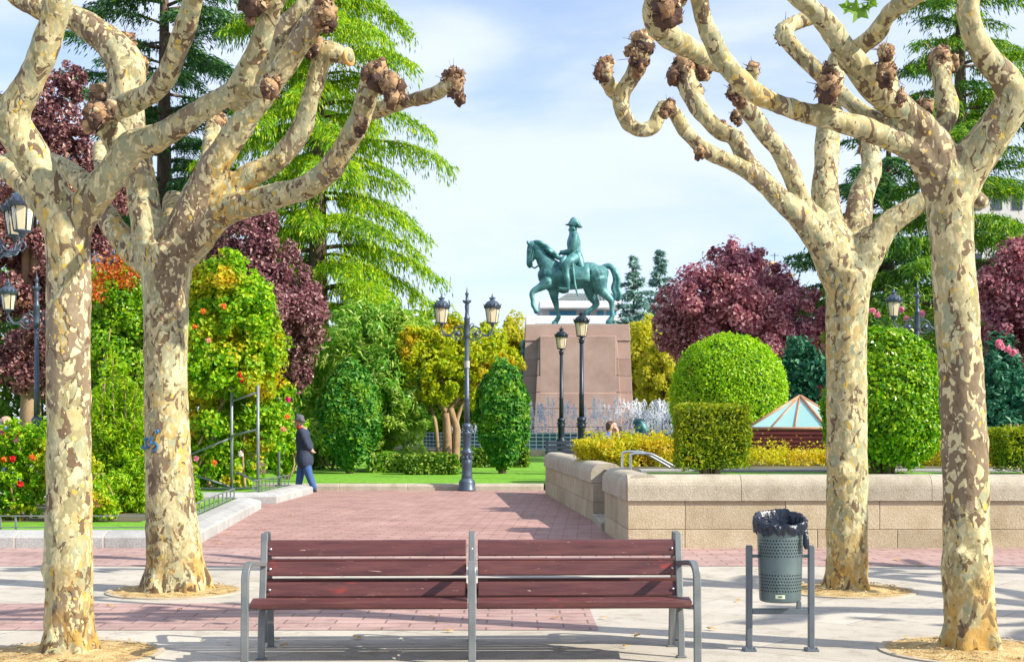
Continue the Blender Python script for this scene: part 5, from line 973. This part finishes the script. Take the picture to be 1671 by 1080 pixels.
for i in range(nx + 1):
    for j in range(na):
        x = 430 + i * 36; a = R(-112 + 224 * j / (na - 1)); r_ = (118 + 8) * K + (.03 if i in (0, nx) or j in (0, na - 1) else 0); V.append((Q(x, 604 - 0, 0)[0] + (.06 * abs(j - 10) / 10 * (1 if i == nx else 0)), math.sin(a) * r_, Q(x, 604, 0)[2] + math.cos(a) * r_))
sc_.add(V, [(i * na + j, i * na + j + 1, (i + 1) * na + j + 1, (i + 1) * na + j) for i in range(nx) for j in range(na - 1)], True)
so = sc_.build('saddle_cloth', M['bronze'], st); md = so.modifiers.new('thick', 'SOLIDIFY'); md.thickness = .04
sb = MB(); qc(sb, [(505, 505, -.72, 12), (512, 590, -.76, 11), (526, 690, -.78, 10), (548, 782, -.78, 5)], n=8); qc(sb, [(488, 500, -.72, 7), (500, 520, -.74, 8), (524, 512, -.72, 7)], n=6); sb.build('sabre', M['bronze'], st)
hl = MB(); qc(hl, [(432, 450, -.52, 26), (415, 490, -.60, 28), (405, 522, -.62, 22)]); qc(hl, [(432, 450, .52, 26), (415, 490, .60, 28), (405, 522, .62, 22)]); hl.build('pistol_holster', M['bronze'], st)
for l in (-1, 1):
    rn = MB(); qc(rn, [(140, 500, l * .13, 4), (175, 525, l * .2, 4), (215, 500, l * .3, 4), (300, 470, l * .36, 4), (370, 420, l * .2, 4), (408, 392, l * .1, 4)], n=6); qc(rn, [(155, 500, l * .16, 4), (150, 445, l * .19, 4), (165, 370, l * .20, 4), (150, 330, l * .2, 4)], n=6); qc(rn, [(112, 345, l * .08, 4), (165, 350, l * .22, 4)], n=6); rn.build('reins', M['bronze'], st)
pl = MB(); pl.box((0, 0, .055), (725 * K, 1.9, .11)); pl.build('bronze_plate', M['bronze'], st, .02)

# ---------------------------------------------------------------- fountain
ft = thing('fountain', 'round fountain basin with blue tiled wall and white jets round the pedestal', 'fountain', (gx(939, YM), YM, .3))
M['tile'] = None
def tilemat():
    m, N, L = new_mat('blue_basin_tile'); t = N('ShaderNodeTexCoord'); b = N('ShaderNodeTexBrick', offset=0); s = N('ShaderNodeSeparateXYZ'); c = N('ShaderNodeCombineXYZ'); a = N('ShaderNodeMath', operation='ARCTAN2'); mu = N('ShaderNodeMath', operation='MULTIPLY', i_1=8.4)
    L(t.outputs['Object'], s.inputs[0]); L(s.outputs[0], a.inputs[0]); L(s.outputs[1], a.inputs[1]); L(a.outputs[0], mu.inputs[0]); L(mu.outputs[0], c.inputs[0]); L(s.outputs[2], c.inputs[1]); L(c.outputs[0], b.inputs[0])
    for k, v in (('Color1', (.02, .075, .115, 1)), ('Color2', (.05, .15, .20, 1)), ('Mortar', (.62, .70, .76, 1)), ('Scale', 1), ('Mortar Size', .018), ('Mortar Smooth', .1), ('Brick Width', .30), ('Row Height', .165)): b.inputs[k].default_value = v
    p = N('ShaderNodeBsdfPrincipled', i_Roughness=.12); o = N('ShaderNodeOutputMaterial'); L(b.outputs[0], p.inputs['Base Color']); L(p.outputs[0], o.inputs[0]); return m
RB = 8.4; MB().lathe([(RB, .0), (RB, .86), (RB - .3, .86), (RB - .3, .55)], n=96, smooth=False, close=False).build('basin_wall', tilemat(), ft)
MB().lathe([(RB + .5, -.2), (RB + .5, .10), (RB - .02, .12), (RB - .02, -.2)], n=96, smooth=False, close=False).build('basin_plinth', M['cap'], ft)
wm, N_, L__ = new_mat('fountain_water'); p_ = N_('ShaderNodeBsdfPrincipled', i_Roughness=.08); p_.inputs['Base Color'].default_value = (.10, .20, .24, 1); nz2 = N_('ShaderNodeTexNoise', i_Scale=6, i_Detail=3); b2 = N_('ShaderNodeBump', i_Strength=.6, i_Distance=.05); o2 = N_('ShaderNodeOutputMaterial'); L__(nz2.outputs[0], b2.inputs['Height']); L__(b2.outputs[0], p_.inputs['Normal']); L__(p_.outputs[0], o2.inputs[0])
MB().lathe([(0, .72), (RB - .2, .72)], n=64, close=False, smooth=False).build('water', wm, ft)
sm_, N_, L__ = new_mat('spray'); p_ = N_('ShaderNodeBsdfPrincipled', i_Roughness=.15); p_.inputs['Base Color'].default_value = (.88, .91, .95, 1); t2 = N_('ShaderNodeBsdfTranslucent'); t2.inputs[0].default_value = (.95, .97, 1, 1); x2 = N_('ShaderNodeMixShader', i_0=.6); o2 = N_('ShaderNodeOutputMaterial'); L__(p_.outputs[0], x2.inputs[1]); L__(t2.outputs[0], x2.inputs[2]); L__(x2.outputs[0], o2.inputs[0]); M['spray'] = sm_
def jet(px, Yj, top, r2, spread=.12, n=46, lean=0.0, col_=0.0):
    rr = random.Random(int(px * 7)); x = gx(px, Yj) - ft.location.x; y = Yj - YM; z0 = .70; z1 = hz(top, Yj) - .3; mb = MB(); H = z1 - z0
    mb.tube([(x, y, z0), (x + lean * .25, y, z0 + H * .5), (x + lean * .5, y, z0 + H * .93)], [.012 + col_, .009 + col_, .005 + col_ * .4], 6, 3)
    for k in range(n):
        t = rr.random() ** .7; up = rr.random() < .35; z = z1 - H * (t ** 1.6 if not up else t * .5); d = t * r2 * (1 if not up else .25); a = rr.choice((0, PI, -PI / 2, .5, 2.6)) + rr.gauss(0, .5)
        s = rr.uniform(.010, .032); c = Vector((x + lean * .5 + d * math.cos(a) * spread * 3, y + d * math.sin(a) * spread * 3, z)); q = s * 1.5
        mb.add([c + Vector(v) for v in ((s, 0, 0), (-s, 0, 0), (0, s, 0), (0, -s, 0), (0, 0, q), (0, 0, -q))], [(0, 2, 4), (2, 1, 4), (1, 3, 4), (3, 0, 4), (2, 0, 5), (1, 2, 5), (3, 1, 5), (0, 3, 5)])
    mb.build('water_jet', M['spray'], ft)
for i, px in enumerate((859, 863, 868, 873, 878, 888, 896, 904, 921, 929, 938, 956, 963, 971, 978, 986, 994, 1003, 1011, 1018, 1025)):
    jet(px + (i * 53 % 7) - 3, 64.2 + abs(px - 939) * .012, 654 + (i * 37 % 17) - 8, .7, n=150 if px > 880 else 220, lean=((i * 29 % 9) - 4) * .09)
for i, (px, t_, cw) in enumerate(((1032, 654, 0), (1038, 650, 0), (1044, 656, .02), (1051, 652, 0), (1057, 668, .07), (1064, 655, 0), (1070, 652, .01), (1076, 650, .09), (1083, 653, 0), (1090, 656, .02), (1097, 660, 0))):
    jet(px, 65.5 + (i % 3) * .8, t_, 1.0, .16, 240, 0, cw)
for px in (738, 748, 757, 768, 776): jet(px, 66.5, 694, .4, n=40)
ln = thing('fountain_figure', 'green bronze seated lion figure among the water jets', 'statue', (gx(1043, 63.6), 63.6, 1.0)); lb = MB(); s6 = 63.6 / F
def lq(pts): lb.tube([((x - 1043) * s6, l, (706 - y) * s6) for x, y, l, r in pts], [r * s6 for *_, r in pts], 10, 4, round_=True)
lq([(1050, 700, 0, 7), (1048, 692, 0, 8), (1043, 686, 0, 7)]); lq([(1042, 684, 0, 6), (1038, 682, 0, 5), (1035, 684, 0, 3)])
for l in (-.15, .15): lq([(1042, 690, l, 4), (1038, 700, l, 2.6), (1037, 707, l, 2.8)]); lq([(1053, 698, l, 5), (1048, 704, l, 3.5), (1044, 707, l, 2.8)])
lq([(1057, 702, 0, 2), (1060, 705, .1, 1.6), (1058, 708, .2, 1.4)])
for k in range(10): a = k * .63; lq([(1043 + 6 * math.cos(a), 685 + 6 * math.sin(a), .08 * (k % 2), 2.6), (1045 + 7 * math.cos(a), 688 + 7 * math.sin(a), 0, 2)])
link('body', remesh(lb, .04, 2, 'lion'), M['bronze'], ln); MB().box((.1, 0, -.14), (.85, .8, .3)).build('plinth', M['bronze'], ln, .02)

# ---------------------------------------------------------------- buildings beyond
def wallmat(name, c): return surf(name, [(.3, tuple(v * .9 for v in c)), (.7, c)], .4, .8)
M['white_wall'] = wallmat('white_render', (.74, .74, .76)); M['cream_wall'] = wallmat('cream_render', (.72, .56, .34)); M['pale_wall'] = wallmat('pale_render', (.62, .60, .58)); M['winglass'] = surf('blue_window_glass', [(.3, (.02, .22, .38)), (.7, (.04, .30, .48))], .5, .45); M['zinc'] = surf('ribbed_zinc_roof', [(.3, (.16, .19, .18)), (.7, (.22, .25, .24))], 1, .5, .3); M['darkwin'] = surf('dark_window_glass', [(.3, (.03, .04, .06)), (.7, (.07, .09, .12))], .5, .1); M['terracotta'] = surf('terracotta', [(.3, (.30, .12, .07)), (.7, (.42, .19, .11))], 2, .8)
YB = 150.0; b = thing('office_building', 'white building with blue window band and ribbed roof behind the horse legs', 'building', (gx(935, YB), YB, 0)); bx_ = lambda px: gx(px, YB) - b.location.x; bz = lambda py: hz(py, YB)
lo = MB(); lo.box(((bx_(858) + bx_(1016)) / 2, 8, bz(515) / 2), (bx_(1016) - bx_(858), 16, bz(515))); lo.build('wall', M['white_wall'], b, .05)
up_ = MB(); up_.box(((bx_(884) + bx_(1012)) / 2, 9.5, (bz(515) + bz(503)) / 2), (bx_(1012) - bx_(884), 15, bz(503) - bz(515))); up_.build('window_storey', M['pale_wall'], b)
fa = MB(); fa.box(((bx_(880) + bx_(1014)) / 2, 8.5, (bz(503) + bz(491)) / 2), (bx_(1014) - bx_(880), 17, bz(491) - bz(503))); fa.build('fascia', M['white_wall'], b, .08)
for x0, x1 in ((898, 941), (955, 964), (976, 987), (992, 1008)): 
    w = MB(); w.box(((bx_(x0) + bx_(x1)) / 2, 1.95, (bz(514) + bz(504)) / 2), (bx_(x1) - bx_(x0), .12, bz(504) - bz(514) - .15)); w.build('window', M['winglass'], b)
rf_ = MB(); y0, y1 = 0.6, 16; V = [(bx_(905), y0, bz(491)), (bx_(1012), y0, bz(491)), (bx_(1012), y1, bz(491)), (bx_(905), y1, bz(491)), (bx_(930), 6, bz(471)), (bx_(1006), 6, bz(471)), (bx_(1006), 11, bz(471)), (bx_(930), 11, bz(471))]
rf_.add(V, [(3, 2, 1, 0), (4, 5, 6, 7), (0, 1, 5, 4), (1, 2, 6, 5), (2, 3, 7, 6), (3, 0, 4, 7)])
for k in range(20):
    t = (k + .5) / 20; a = Vector(V[0]).lerp(Vector(V[1]), t); c = Vector(V[4]).lerp(Vector(V[5]), t); rf_.bar(a + Vector((0, -.05, .02)), c + Vector((0, -.05, .02)), .12, .12)
rf_.build('roof', M['zinc'], b)
YE = 165.0; e = thing('apartment_building', 'cream block with roof antenna rising behind the purple plum tree', 'building', (gx(1272, YE), YE, 0)); ex = lambda px: gx(px, YE) - e.location.x; ez = lambda py: hz(py, YE)
w = MB(); w.box(((ex(1246) + ex(1292)) / 2, 6, ez(452) / 2), (ex(1292) - ex(1246), 12, ez(452))); w.box(((ex(1248) + ex(1268)) / 2, 4, (ez(452) + ez(429)) / 2), (ex(1268) - ex(1248), 5, ez(429) - ez(452))); w.build('wall', M['cream_wall'], e, .05)
cr = MB(); cr.box(((ex(1246) + ex(1270)) / 2, 4, ez(427)), (ex(1271) - ex(1245), 5.6, .35)); cr.box(((ex(1244) + ex(1294)) / 2, 6, ez(452) + .18), (ex(1295) - ex(1243), 12.8, .4)); cr.build('cornice', M['cream_wall'], e)
for px, py in ((1256, 440), (1264, 458), (1254, 470), (1276, 464), (1286, 464)): MB().box((ex(px), -.02 if py > 452 else 1.48, ez(py)), (.7, .1, 1.0)).build('window', M['darkwin'], e)
an = MB(); an.tube([(ex(1272), 3, ez(452)), (ex(1272), 3, ez(408))], .05, 6); [an.tube([(ex(1272) - q, 3, z), (ex(1272) + q, 3, z)], .035, 5) for q, z in ((.5, ez(412)), (.8, ez(424)), (.6, ez(430)))]; an.build('antenna', M['dark_iron'], e)
YG = 140.0; g_ = thing('apartment_building', 'pale apartment block glimpsed through the cedar at the right edge', 'building', (gx(1660, YG), YG, 0)); gz = lambda py: hz(py, YG)
MB().box((0, 6, gz(318) / 2), (10, 12, gz(318))).build('wall', M['pale_wall'], g_, .05)
for r_ in range(5):
    for c_ in range(5): w = MB(); w.box((-4 + c_ * 2, -.03, gz(330) - r_ * 2.9), (1.0, .1, 1.5)); w.build('window', M['darkwin'], g_)
MB().box((0, 6, gz(318) + .15), (10.8, 12.8, .35)).build('cornice', M['terracotta'], g_)

# ---------------------------------------------------------------- skylight, handrails, small furniture
sk = thing('skylight', 'low glass pyramid skylight with brown frame and red louvred base', 'skylight', (gx(1306, 29.5), 29.5, 0)); a0 = R(14.6); r_ = 1.2
cn = [Vector((r_ * math.sin(a0 + k * PI / 2), -r_ * math.cos(a0 + k * PI / 2), 1.47)) for k in range(4)]; ap = Vector((0, 0, 2.14))
M['skyglass'] = surf('green_tinted_glass', [(.3, (.28, .52, .50)), (.7, (.38, .62, .58))], .6, .12, spec=.7); M['redpaint'] = surf('dark_red_paint', [(.3, (.22, .035, .03)), (.7, (.32, .06, .045))], 3, .5); M['copper'] = surf('brown_frame', [(.3, (.36, .17, .085)), (.7, (.50, .27, .15))], 5, .45)
for k in range(4):
    A, B = cn[k], cn[(k + 1) % 4]; g = MB(); g.add([A, B, ap], [(0, 1, 2)]); g.build('pane', M['skyglass'], sk)
    f = MB(); f.tube([A, ap], .035, 6); f.tube([A + Vector((0, 0, 0)), B], .035, 6)
    if k in (2, 3):
        for t in (.3, .6): f.tube([A.lerp(B, t), ap.lerp(B, 1 - (1 if t < .5 else .6)) if 0 else A.lerp(B, t).lerp(ap, .98)], .022, 6)
    f.build('frame', M['copper'], sk)
lb_ = MB()
for k in range(8): lb_.box((0, 0, .78 + k * .085), (r_ * 1.40 + (.06 if k == 7 else 0), r_ * 1.40 + (.06 if k == 7 else 0), .055), a0 + PI / 4)
lb_.box((0, 0, 1.05), (r_ * 1.3, r_ * 1.3, .8), a0 + PI / 4); lb_.build('louvred_base', M['redpaint'], sk)
for lab, pts, Y in (('bent steel handrail by the stairs, the nearer of two', [(1029, 775), (1029, 748), (1030, 742), (1036, 740), (1050, 740), (1063, 741), (1082, 751), (1104, 763)], 22.3), ('bent steel handrail by the stairs, the further of two', [(1015.5, 775), (1015.5, 745), (1016.5, 739), (1022, 737), (1036, 737), (1049, 738), (1070, 749), (1094, 763)], 23.4)):
    p0 = at(*pts[0], Y); h = thing('handrail', lab, 'handrail', (p0.x, Y, p0.z), 0, 'steel handrails by the stairs'); MB().tube([at(x, y, Y) - p0 for x, y in pts], .022, 10, 5).build('rail', M['chrome'], h); MB().lathe([(.045, -.02), (.045, .01), (.022, .015)], n=12).build('foot', M['chrome'], h)
sbn = thing('stone_bench', 'white stone bench half hidden by the rose bush at the left edge', 'bench', (gx(62, 24), 24, .17)); MB().box((0, 0, .38), (1.1, .45, .10)).build('seat', M['kerb'], sbn, .02); MB().box((0, .25, .66), (1.1, .09, .16)).build('backrest', M['kerb'], sbn, .02)
for x in (-.4, .4): MB().box((x, 0, .165), (.14, .38, .33)).build('leg', M['kerb'], sbn, .01); MB().box((x, .26, .5), (.1, .07, .2)).build('backrest_post', M['kerb'], sbn)
wp = thing('white_pillar', 'white painted pillar in the garden behind the walking man', 'pillar', (gx(473, 56), 56, .15)); MB().box((0, 0, .6), (.46, .46, 1.2)).build('shaft', M['white_wall'], wp, .02); MB().box((0, 0, 1.23), (.56, .56, .08)).build('cap', M['kerb'], wp, .01)
pb_ = thing('garden_bench', 'dark slatted garden bench at the foot of the lamp posts', 'bench', (gx(928, 40), 40, .16))
for k in range(4): MB().box((0, -.05 + k * .12 - .15, .45), (1.3, .09, .035)).build('seat_slat', M['dark_iron'], pb_); 
for k in range(3): MB().box((0, .30 + k * .03, .6 + k * .13), (1.3, .03, .09)).build('backrest_slat', M['darkwin'], pb_)
for x in (-.6, .6): f = MB(); f.bar((x, -.2, 0), (x, -.2, .6), .05, .05); f.bar((x, .25, 0), (x, .38, .95), .05, .05); f.bar((x, -.22, .6), (x, .32, .62), .05, .04); f.build('leg_frame', M['dark_iron'], pb_)
# fallen leaves
M['dryleaf'] = leafmat('dry_leaf', [(.45, .25, .06), (.52, .34, .10), (.32, .15, .05)], trans=.2); rr = random.Random(9)
for i, (px, py) in enumerate(((626, 999), (452, 1046), (705, 1009), (355, 888), (372, 873), (905, 1010), (330, 1048), (1040, 1040), (565, 835), (475, 842), (640, 850), (780, 826), (1240, 905), (1010, 916), *[(rr.uniform(170, 1640), rr.uniform(905, 1075)) for _ in range(26)])):
    Y = F * EYE / (py - HY); o = MB(); s = rr.uniform(.02, .055); o.add([(-s, 0, .006), (-s * .2, -s * .55, .02), (s * .5, -s * .3, .012), (s, 0, .024), (s * .4, s * .42, .01), (-s * .3, s * .5, .018)], [(0, 1, 2, 3, 4, 5)])
    lf = o.build('fallen_leaf', M['dryleaf']); lf.location = (gx(px, Y), Y, .004); lf.rotation_euler.z = rr.uniform(0, 6); tag(lf, 'dry curled leaf lying on the paving', 'leaf', 'dry leaves on the paving')

# ---------------------------------------------------------------- people
M['skin'] = surf('skin', [(.3, (.50, .27, .19)), (.7, (.60, .34, .25))], 14, .55); M['navy'] = surf('navy_wool', [(.3, (.016, .024, .05)), (.7, (.032, .046, .085))], 20, .85, bump=.3); M['trouser'] = surf('blue_trousers', [(.3, (.03, .08, .22)), (.7, (.05, .12, .32))], 12, .8, bump=.3); M['felt'] = surf('grey_felt', [(.3, (.07, .075, .09)), (.7, (.11, .115, .135))], 20, .9); M['shoe'] = surf('black_leather', [(.3, (.012, .012, .014)), (.7, (.03, .03, .032))], 10, .35); M['redcloth'] = surf('red_cloth', [(.3, (.42, .03, .03)), (.7, (.55, .05, .045))], 10, .8); M['bluecloth'] = surf('blue_cloth', [(.3, (.02, .07, .35)), (.7, (.035, .11, .48))], 10, .8); M['hair'] = surf('brown_hair', [(.3, (.05, .025, .015)), (.7, (.11, .06, .035))], 30, .6); M['grey_hair'] = surf('grey_hair', [(.3, (.28, .26, .25)), (.7, (.42, .40, .38))], 30, .6); M['eye'] = surf('dark_eye', [(.3, (.01, .008, .006)), (.7, (.03, .02, .015))], 10, .2)
def head(mb, c, f=-1, s=1.0, tilt=0):
    """a head facing f along x, built into the body skin: skull, jaw, brow, nose, lips, chin, ears"""
    x, y, z = c; T = lambda pts: mb.tube([(x + f * a * s, y + b * s, z + h * s) for a, b, h, r in pts], [r * s for *_, r in pts], 12, 3, round_=True)
    T([(-.025, 0, .03, .080), (.02, 0, .035, .078)]); T([(-.02, 0, -.01, .068), (.035, 0, -.02, .058), (.052, 0, -.07, .034)]); T([(.075, 0, .02, .02), (.104, 0, -.022, .015), (.092, 0, -.030, .017)]); T([(.078, -.03, .035, .018), (.082, .03, .035, .018)]); T([(.082, -.018, -.055, .011), (.082, .018, -.055, .011)]); T([(.06, 0, -.09, .026), (.072, 0, -.088, .018)])
    for l in (-1, 1): T([(-.012, l * .080, .02, .014), (-.018, l * .088, -.005, .017), (-.008, l * .080, -.03, .011)]); T([(.05, l * .04, -.02, .028), (.045, l * .045, -.01, .028)])
def eyes(parent, c, f=-1, s=1.0):
    for l in (-1, 1): MB().ball((c[0] + f * .080 * s, c[1] + l * .033 * s, c[2] + .014 * s), .010 * s, 8, 6).build('eye', M['eye'], parent)
def hand(mb, p, d, side, n_, s=1.0):
    """palm, four bent fingers and a thumb from the side of the palm; d = pointing direction, n_ = palm normal"""
    p = Vector(p); d = Vector(d).normalized(); n_ = Vector(n_).normalized(); w = d.cross(n_).normalized() * side
    mb.tube([p, p + d * .045 * s, p + d * .085 * s], [.024 * s, .032 * s, .028 * s], 10, 3, round_=True)
    for k, L in enumerate((.072, .08, .075, .058)):
        b_ = p + d * .08 * s + w * (k - 1.5) * .019 * s; mb.tube([b_, b_ + d * L * .5 * s + n_ * .006 * s, b_ + d * L * .82 * s + n_ * .03 * s], [.0095 * s, .009 * s, .007 * s], 7, 3, round_=True)
    b_ = p + d * .03 * s - w * .026 * s; mb.tube([b_, b_ + (d * .5 - w * .8) * .035 * s, b_ + (d * .9 - w * .5) * .062 * s + n_ * .015 * s], [.013 * s, .011 * s, .008 * s], 7, 3, round_=True)
# walking man: faces left, hands clasped behind his back
U = 1.735 / 855.0; mw = thing('person', 'old man in grey hat and navy jacket walking with hands behind his back', 'person', (gx(497, 32.6), 32.6, .004))
W = lambda zx, zy, lat, r: ((zx - 660) * U, lat, (975 - zy) * U, r * U)
def wc(mb, pts, **k): chain(mb, [W(*p) for p in pts], **k)
hc = W(598, 205, 0, 0)[:3]; bd = MB(); head(bd, hc, -1, 1.0)
wc(bd, [(622, 250, 0, 30), (628, 285, 0, 34)]); wc(bd, [(640, 300, 0, 62), (640, 400, 0, 68), (650, 520, 0, 66), (655, 590, 0, 68)])
wc(bd, [(640, 300, -.17, 36), (690, 400, -.22, 27), (705, 450, -.22, 24), (735, 505, -.10, 19)]); wc(bd, [(640, 300, .17, 36), (690, 400, .22, 27), (705, 450, .22, 24), (735, 505, .10, 19)])
wc(bd, [(665, 600, -.09, 54), (712, 770, -.09, 36), (755, 900, -.09, 26), (772, 940, -.09, 22)]); wc(bd, [(645, 600, .09, 54), (612, 770, .09, 36), (590, 900, .09, 26), (578, 940, .09, 22)])
hand(bd, W(735, 505, -.10, 0)[:3], (.55, .55, -.45), 1, (.5, .2, .5)); hand(bd, W(735, 500, .10, 0)[:3], (.45, -.6, -.5), -1, (.6, -.2, .5))
link('body', remesh(bd, .009, 2, 'walking_body'), M['skin'], mw); eyes(mw, hc)
jk = MB(); wc(jk, [(632, 282, 0, 46), (642, 310, 0, 76), (643, 400, 0, 84), (652, 520, 0, 82), (655, 600, 0, 84), (655, 632, 0, 84)], n=18)
for l in (-1, 1): wc(jk, [(640, 300, l * .18, 44), (685, 395, l * .235, 37), (705, 450, l * .23, 34), (728, 492, l * .13, 29)]); wc(jk, [(640, 292, l * .10, 44), (640, 300, l * .18, 44)])
wc(jk, [(610, 600, 0, 60), (608, 640, 0, 46)]); wc(jk, [(695, 590, 0, 54), (705, 625, 0, 48)])
for l in (-.09, .09): wc(jk, [(640, 330, l, 76), (650, 520, l, 78), (658, 600, l, 84), (662, 640, l, 82)], n=14); wc(jk, [(690, 580, l, 62), (700, 640, l, 58)], n=14)
link('jacket', remesh(jk, .013, 3, 'jacket', (.006, 9)), M['navy'], mw)
tr = MB(); wc(tr, [(668, 590, -.09, 64), (712, 765, -.09, 48), (750, 870, -.09, 40), (768, 922, -.09, 37)]); wc(tr, [(645, 590, .09, 64), (610, 765, .09, 48), (592, 870, .09, 40), (582, 922, .09, 37)]); link('trousers', remesh(tr, .013, 2, 'trousers', (.006, 8)), M['trouser'], mw)
for x, l in ((775, -.09), (575, .09)): sh = MB(); wc(sh, [(x + 15, 958, l, 19), (x - 15, 960, l, 22), (x - 55, 964, l, 20), (x - 85, 967, l, 14)]); link('shoe', remesh(sh, .011, 2, 'shoe'), M['shoe'], mw)
sc2 = MB(); wc(sc2, [(610, 262, 0, 40), (632, 272, 0, 40)]); sc2.build('scarf', M['redcloth'], mw)
hh = MB(); c0 = (hc[0] + .012, 0, hc[2] + .062); V = []
for r_, z in ((.0, .150), (.05, .152), (.085, .135), (.098, .07), (.102, .012), (.135, .004), (.162, .012), (.160, .004), (.13, -.006), (.09, -.004)):
    for k in range(24): a = 2 * PI * k / 24; V.append((c0[0] + r_ * 1.12 * math.cos(a), r_ * math.sin(a), c0[2] + z * 1.0 - .012 * math.cos(2 * a) * (r_ > .12) - (.03 * math.cos(a) * r_ / .16) - (.018 if r_ < .04 else 0)))
hh.add(V, [(i * 24 + k, i * 24 + (k + 1) % 24, (i + 1) * 24 + (k + 1) % 24, (i + 1) * 24 + k) for i in range(9) for k in range(24)], True); hb_ = hh.build('hat', M['felt'], mw)
MB().lathe([(.1035, .016), (.1015, .046)], c0, 24, True, False).build('hat_band', M['shoe'], hb_)
hr = MB(); hr.ball((hc[0] + .045, 0, hc[2] + .005), (.06, .078, .07), 12, 8); hr.build('hair', M['grey_hair'], mw)
# seated man on the right, looking right, hand raised to his face
ps = gx(998, 30); sm2 = thing('person', 'man in bright blue shirt sitting behind the golden hedge with hand at his face', 'person', (ps, 30, .16)); hc = (.01, 0, 1.335); bd = MB(); head(bd, hc, 1, 1.0)
C = lambda mb, pts, **k: chain(mb, pts, **k)
C(bd, [(-.03, 0, 1.26, .055), (-.06, 0, 1.18, .06)]); C(bd, [(-.10, 0, 1.10, .13), (-.13, 0, .90, .14), (-.15, 0, .62, .15)]); 
for l in (-1, 1): C(bd, [(-.10, l * .12, .55, .10), (.28, l * .13, .50, .075), (.30, l * .13, .28, .055), (.29, l * .13, .05, .04)]); C(bd, [(.27, l * .13, .04, .04), (.40, l * .13, .03, .035)])
C(bd, [(-.10, -.19, 1.10, .06), (.02, -.24, .90, .045), (.13, -.16, 1.08, .038), (.125, -.09, 1.21, .028)]); hand(bd, (.125, -.09, 1.20), (-.1, .35, .75), 1, (-.7, .4, 0)); C(bd, [(-.10, .19, 1.10, .06), (.0, .24, .85, .045), (.20, .18, .68, .035)]); hand(bd, (.20, .18, .68), (.8, -.2, -.3), -1, (0, 0, -1))
link('body', remesh(bd, .009, 2, 'seated_body'), M['skin'], sm2); eyes(sm2, hc, 1)
sh = MB(); C(sh, [(-.07, 0, 1.18, .075), (-.10, 0, 1.10, .155), (-.13, 0, .90, .165), (-.15, 0, .60, .17)], n=16)
for l in (-1, 1): C(sh, [(-.09, l * .10, 1.12, .09), (-.10, l * .19, 1.09, .08), (-.01, l * .24, .92, .065)])
link('shirt', remesh(sh, .013, 3, 'shirt', (.005, 9)), M['bluecloth'], sm2)
tr = MB(); 
for l in (-1, 1): C(tr, [(-.12, l * .10, .55, .13), (.28, l * .13, .51, .09), (.31, l * .13, .28, .07), (.30, l * .13, .08, .06)])
link('trousers', remesh(tr, .014, 2, 'trousers_b'), M['navy'], sm2)
hr = MB(); C(hr, [(-.05, 0, 1.375, .080), (.0, 0, 1.395, .076), (.045, 0, 1.395, .052)]); C(hr, [(-.06, 0, 1.34, .072), (-.065, 0, 1.31, .06)]); link('hair', remesh(hr, .009, 1, 'hair', (.008, 30)), M['hair'], sm2)
s4 = thing('garden_bench', 'plain grey bench under the seated man behind the golden hedge', 'bench', (ps - .14, 30, .16)); MB().box((0, 0, .41), (.5, 1.5, .07)).build('seat', M['kerb'], s4, .01); [MB().box((0, y, .19), (.4, .12, .37)).build('leg', M['kerb'], s4) for y in (-.5, .5)]
# person at the far left, looking right
pl_ = thing('person', 'balding man in dark blue top standing among the roses at the left edge', 'person', (gx(10, 27.2), 27.2, 0)); hc = (.0, 0, 1.60); bd = MB(); head(bd, hc, 1, 1.0)
C(bd, [(-.02, 0, 1.52, .055), (-.04, 0, 1.44, .06)]); C(bd, [(-.05, 0, 1.36, .13), (-.05, 0, 1.15, .14), (-.05, 0, .92, .14)])
for l in (-1, 1): C(bd, [(-.05, l * .19, 1.36, .06), (-.06, l * .25, 1.08, .045), (.06, l * .24, .86, .032)]); hand(bd, (.06, l * .24, .86), (.3, 0, -.9), l, (.3, -l * .6, 0)); C(bd, [(-.05, l * .09, .90, .10), (-.03 + l * .08, l * .10, .48, .07), (-.06 + l * .14, l * .10, .08, .045)]); C(bd, [(-.08 + l * .14, l * .10, .045, .04), (.06 + l * .14, l * .10, .035, .035)])
link('body', remesh(bd, .009, 2, 'standing_body'), M['skin'], pl_); eyes(pl_, hc, 1)
sh = MB(); C(sh, [(-.04, 0, 1.45, .075), (-.05, 0, 1.36, .15), (-.05, 0, 1.15, .165), (-.05, 0, .88, .165)], n=16)
for l in (-1, 1): C(sh, [(-.05, l * .10, 1.38, .09), (-.05, l * .19, 1.35, .08), (-.06, l * .25, 1.08, .06), (.05, l * .24, .89, .046)])
link('jumper', remesh(sh, .013, 3, 'jumper', (.005, 9)), M['navy'], pl_); cl = MB(); C(cl, [(-.02, 0, 1.465, .068), (-.03, 0, 1.44, .075)]); cl.build('collar', M['bluecloth'], pl_)
tr = MB(); 
for l in (-1, 1): C(tr, [(-.05, l * .09, .90, .115), (-.03 + l * .08, l * .10, .48, .085), (-.06 + l * .14, l * .10, .10, .065)])
link('trousers', remesh(tr, .014, 2, 'trousers_c'), M['trouser'], pl_); hr = MB(); C(hr, [(-.06, 0, 1.61, .072), (-.07, 0, 1.58, .06)]); link('hair', remesh(hr, .01, 1, 'hair_b', (.006, 30)), M['grey_hair'], pl_)
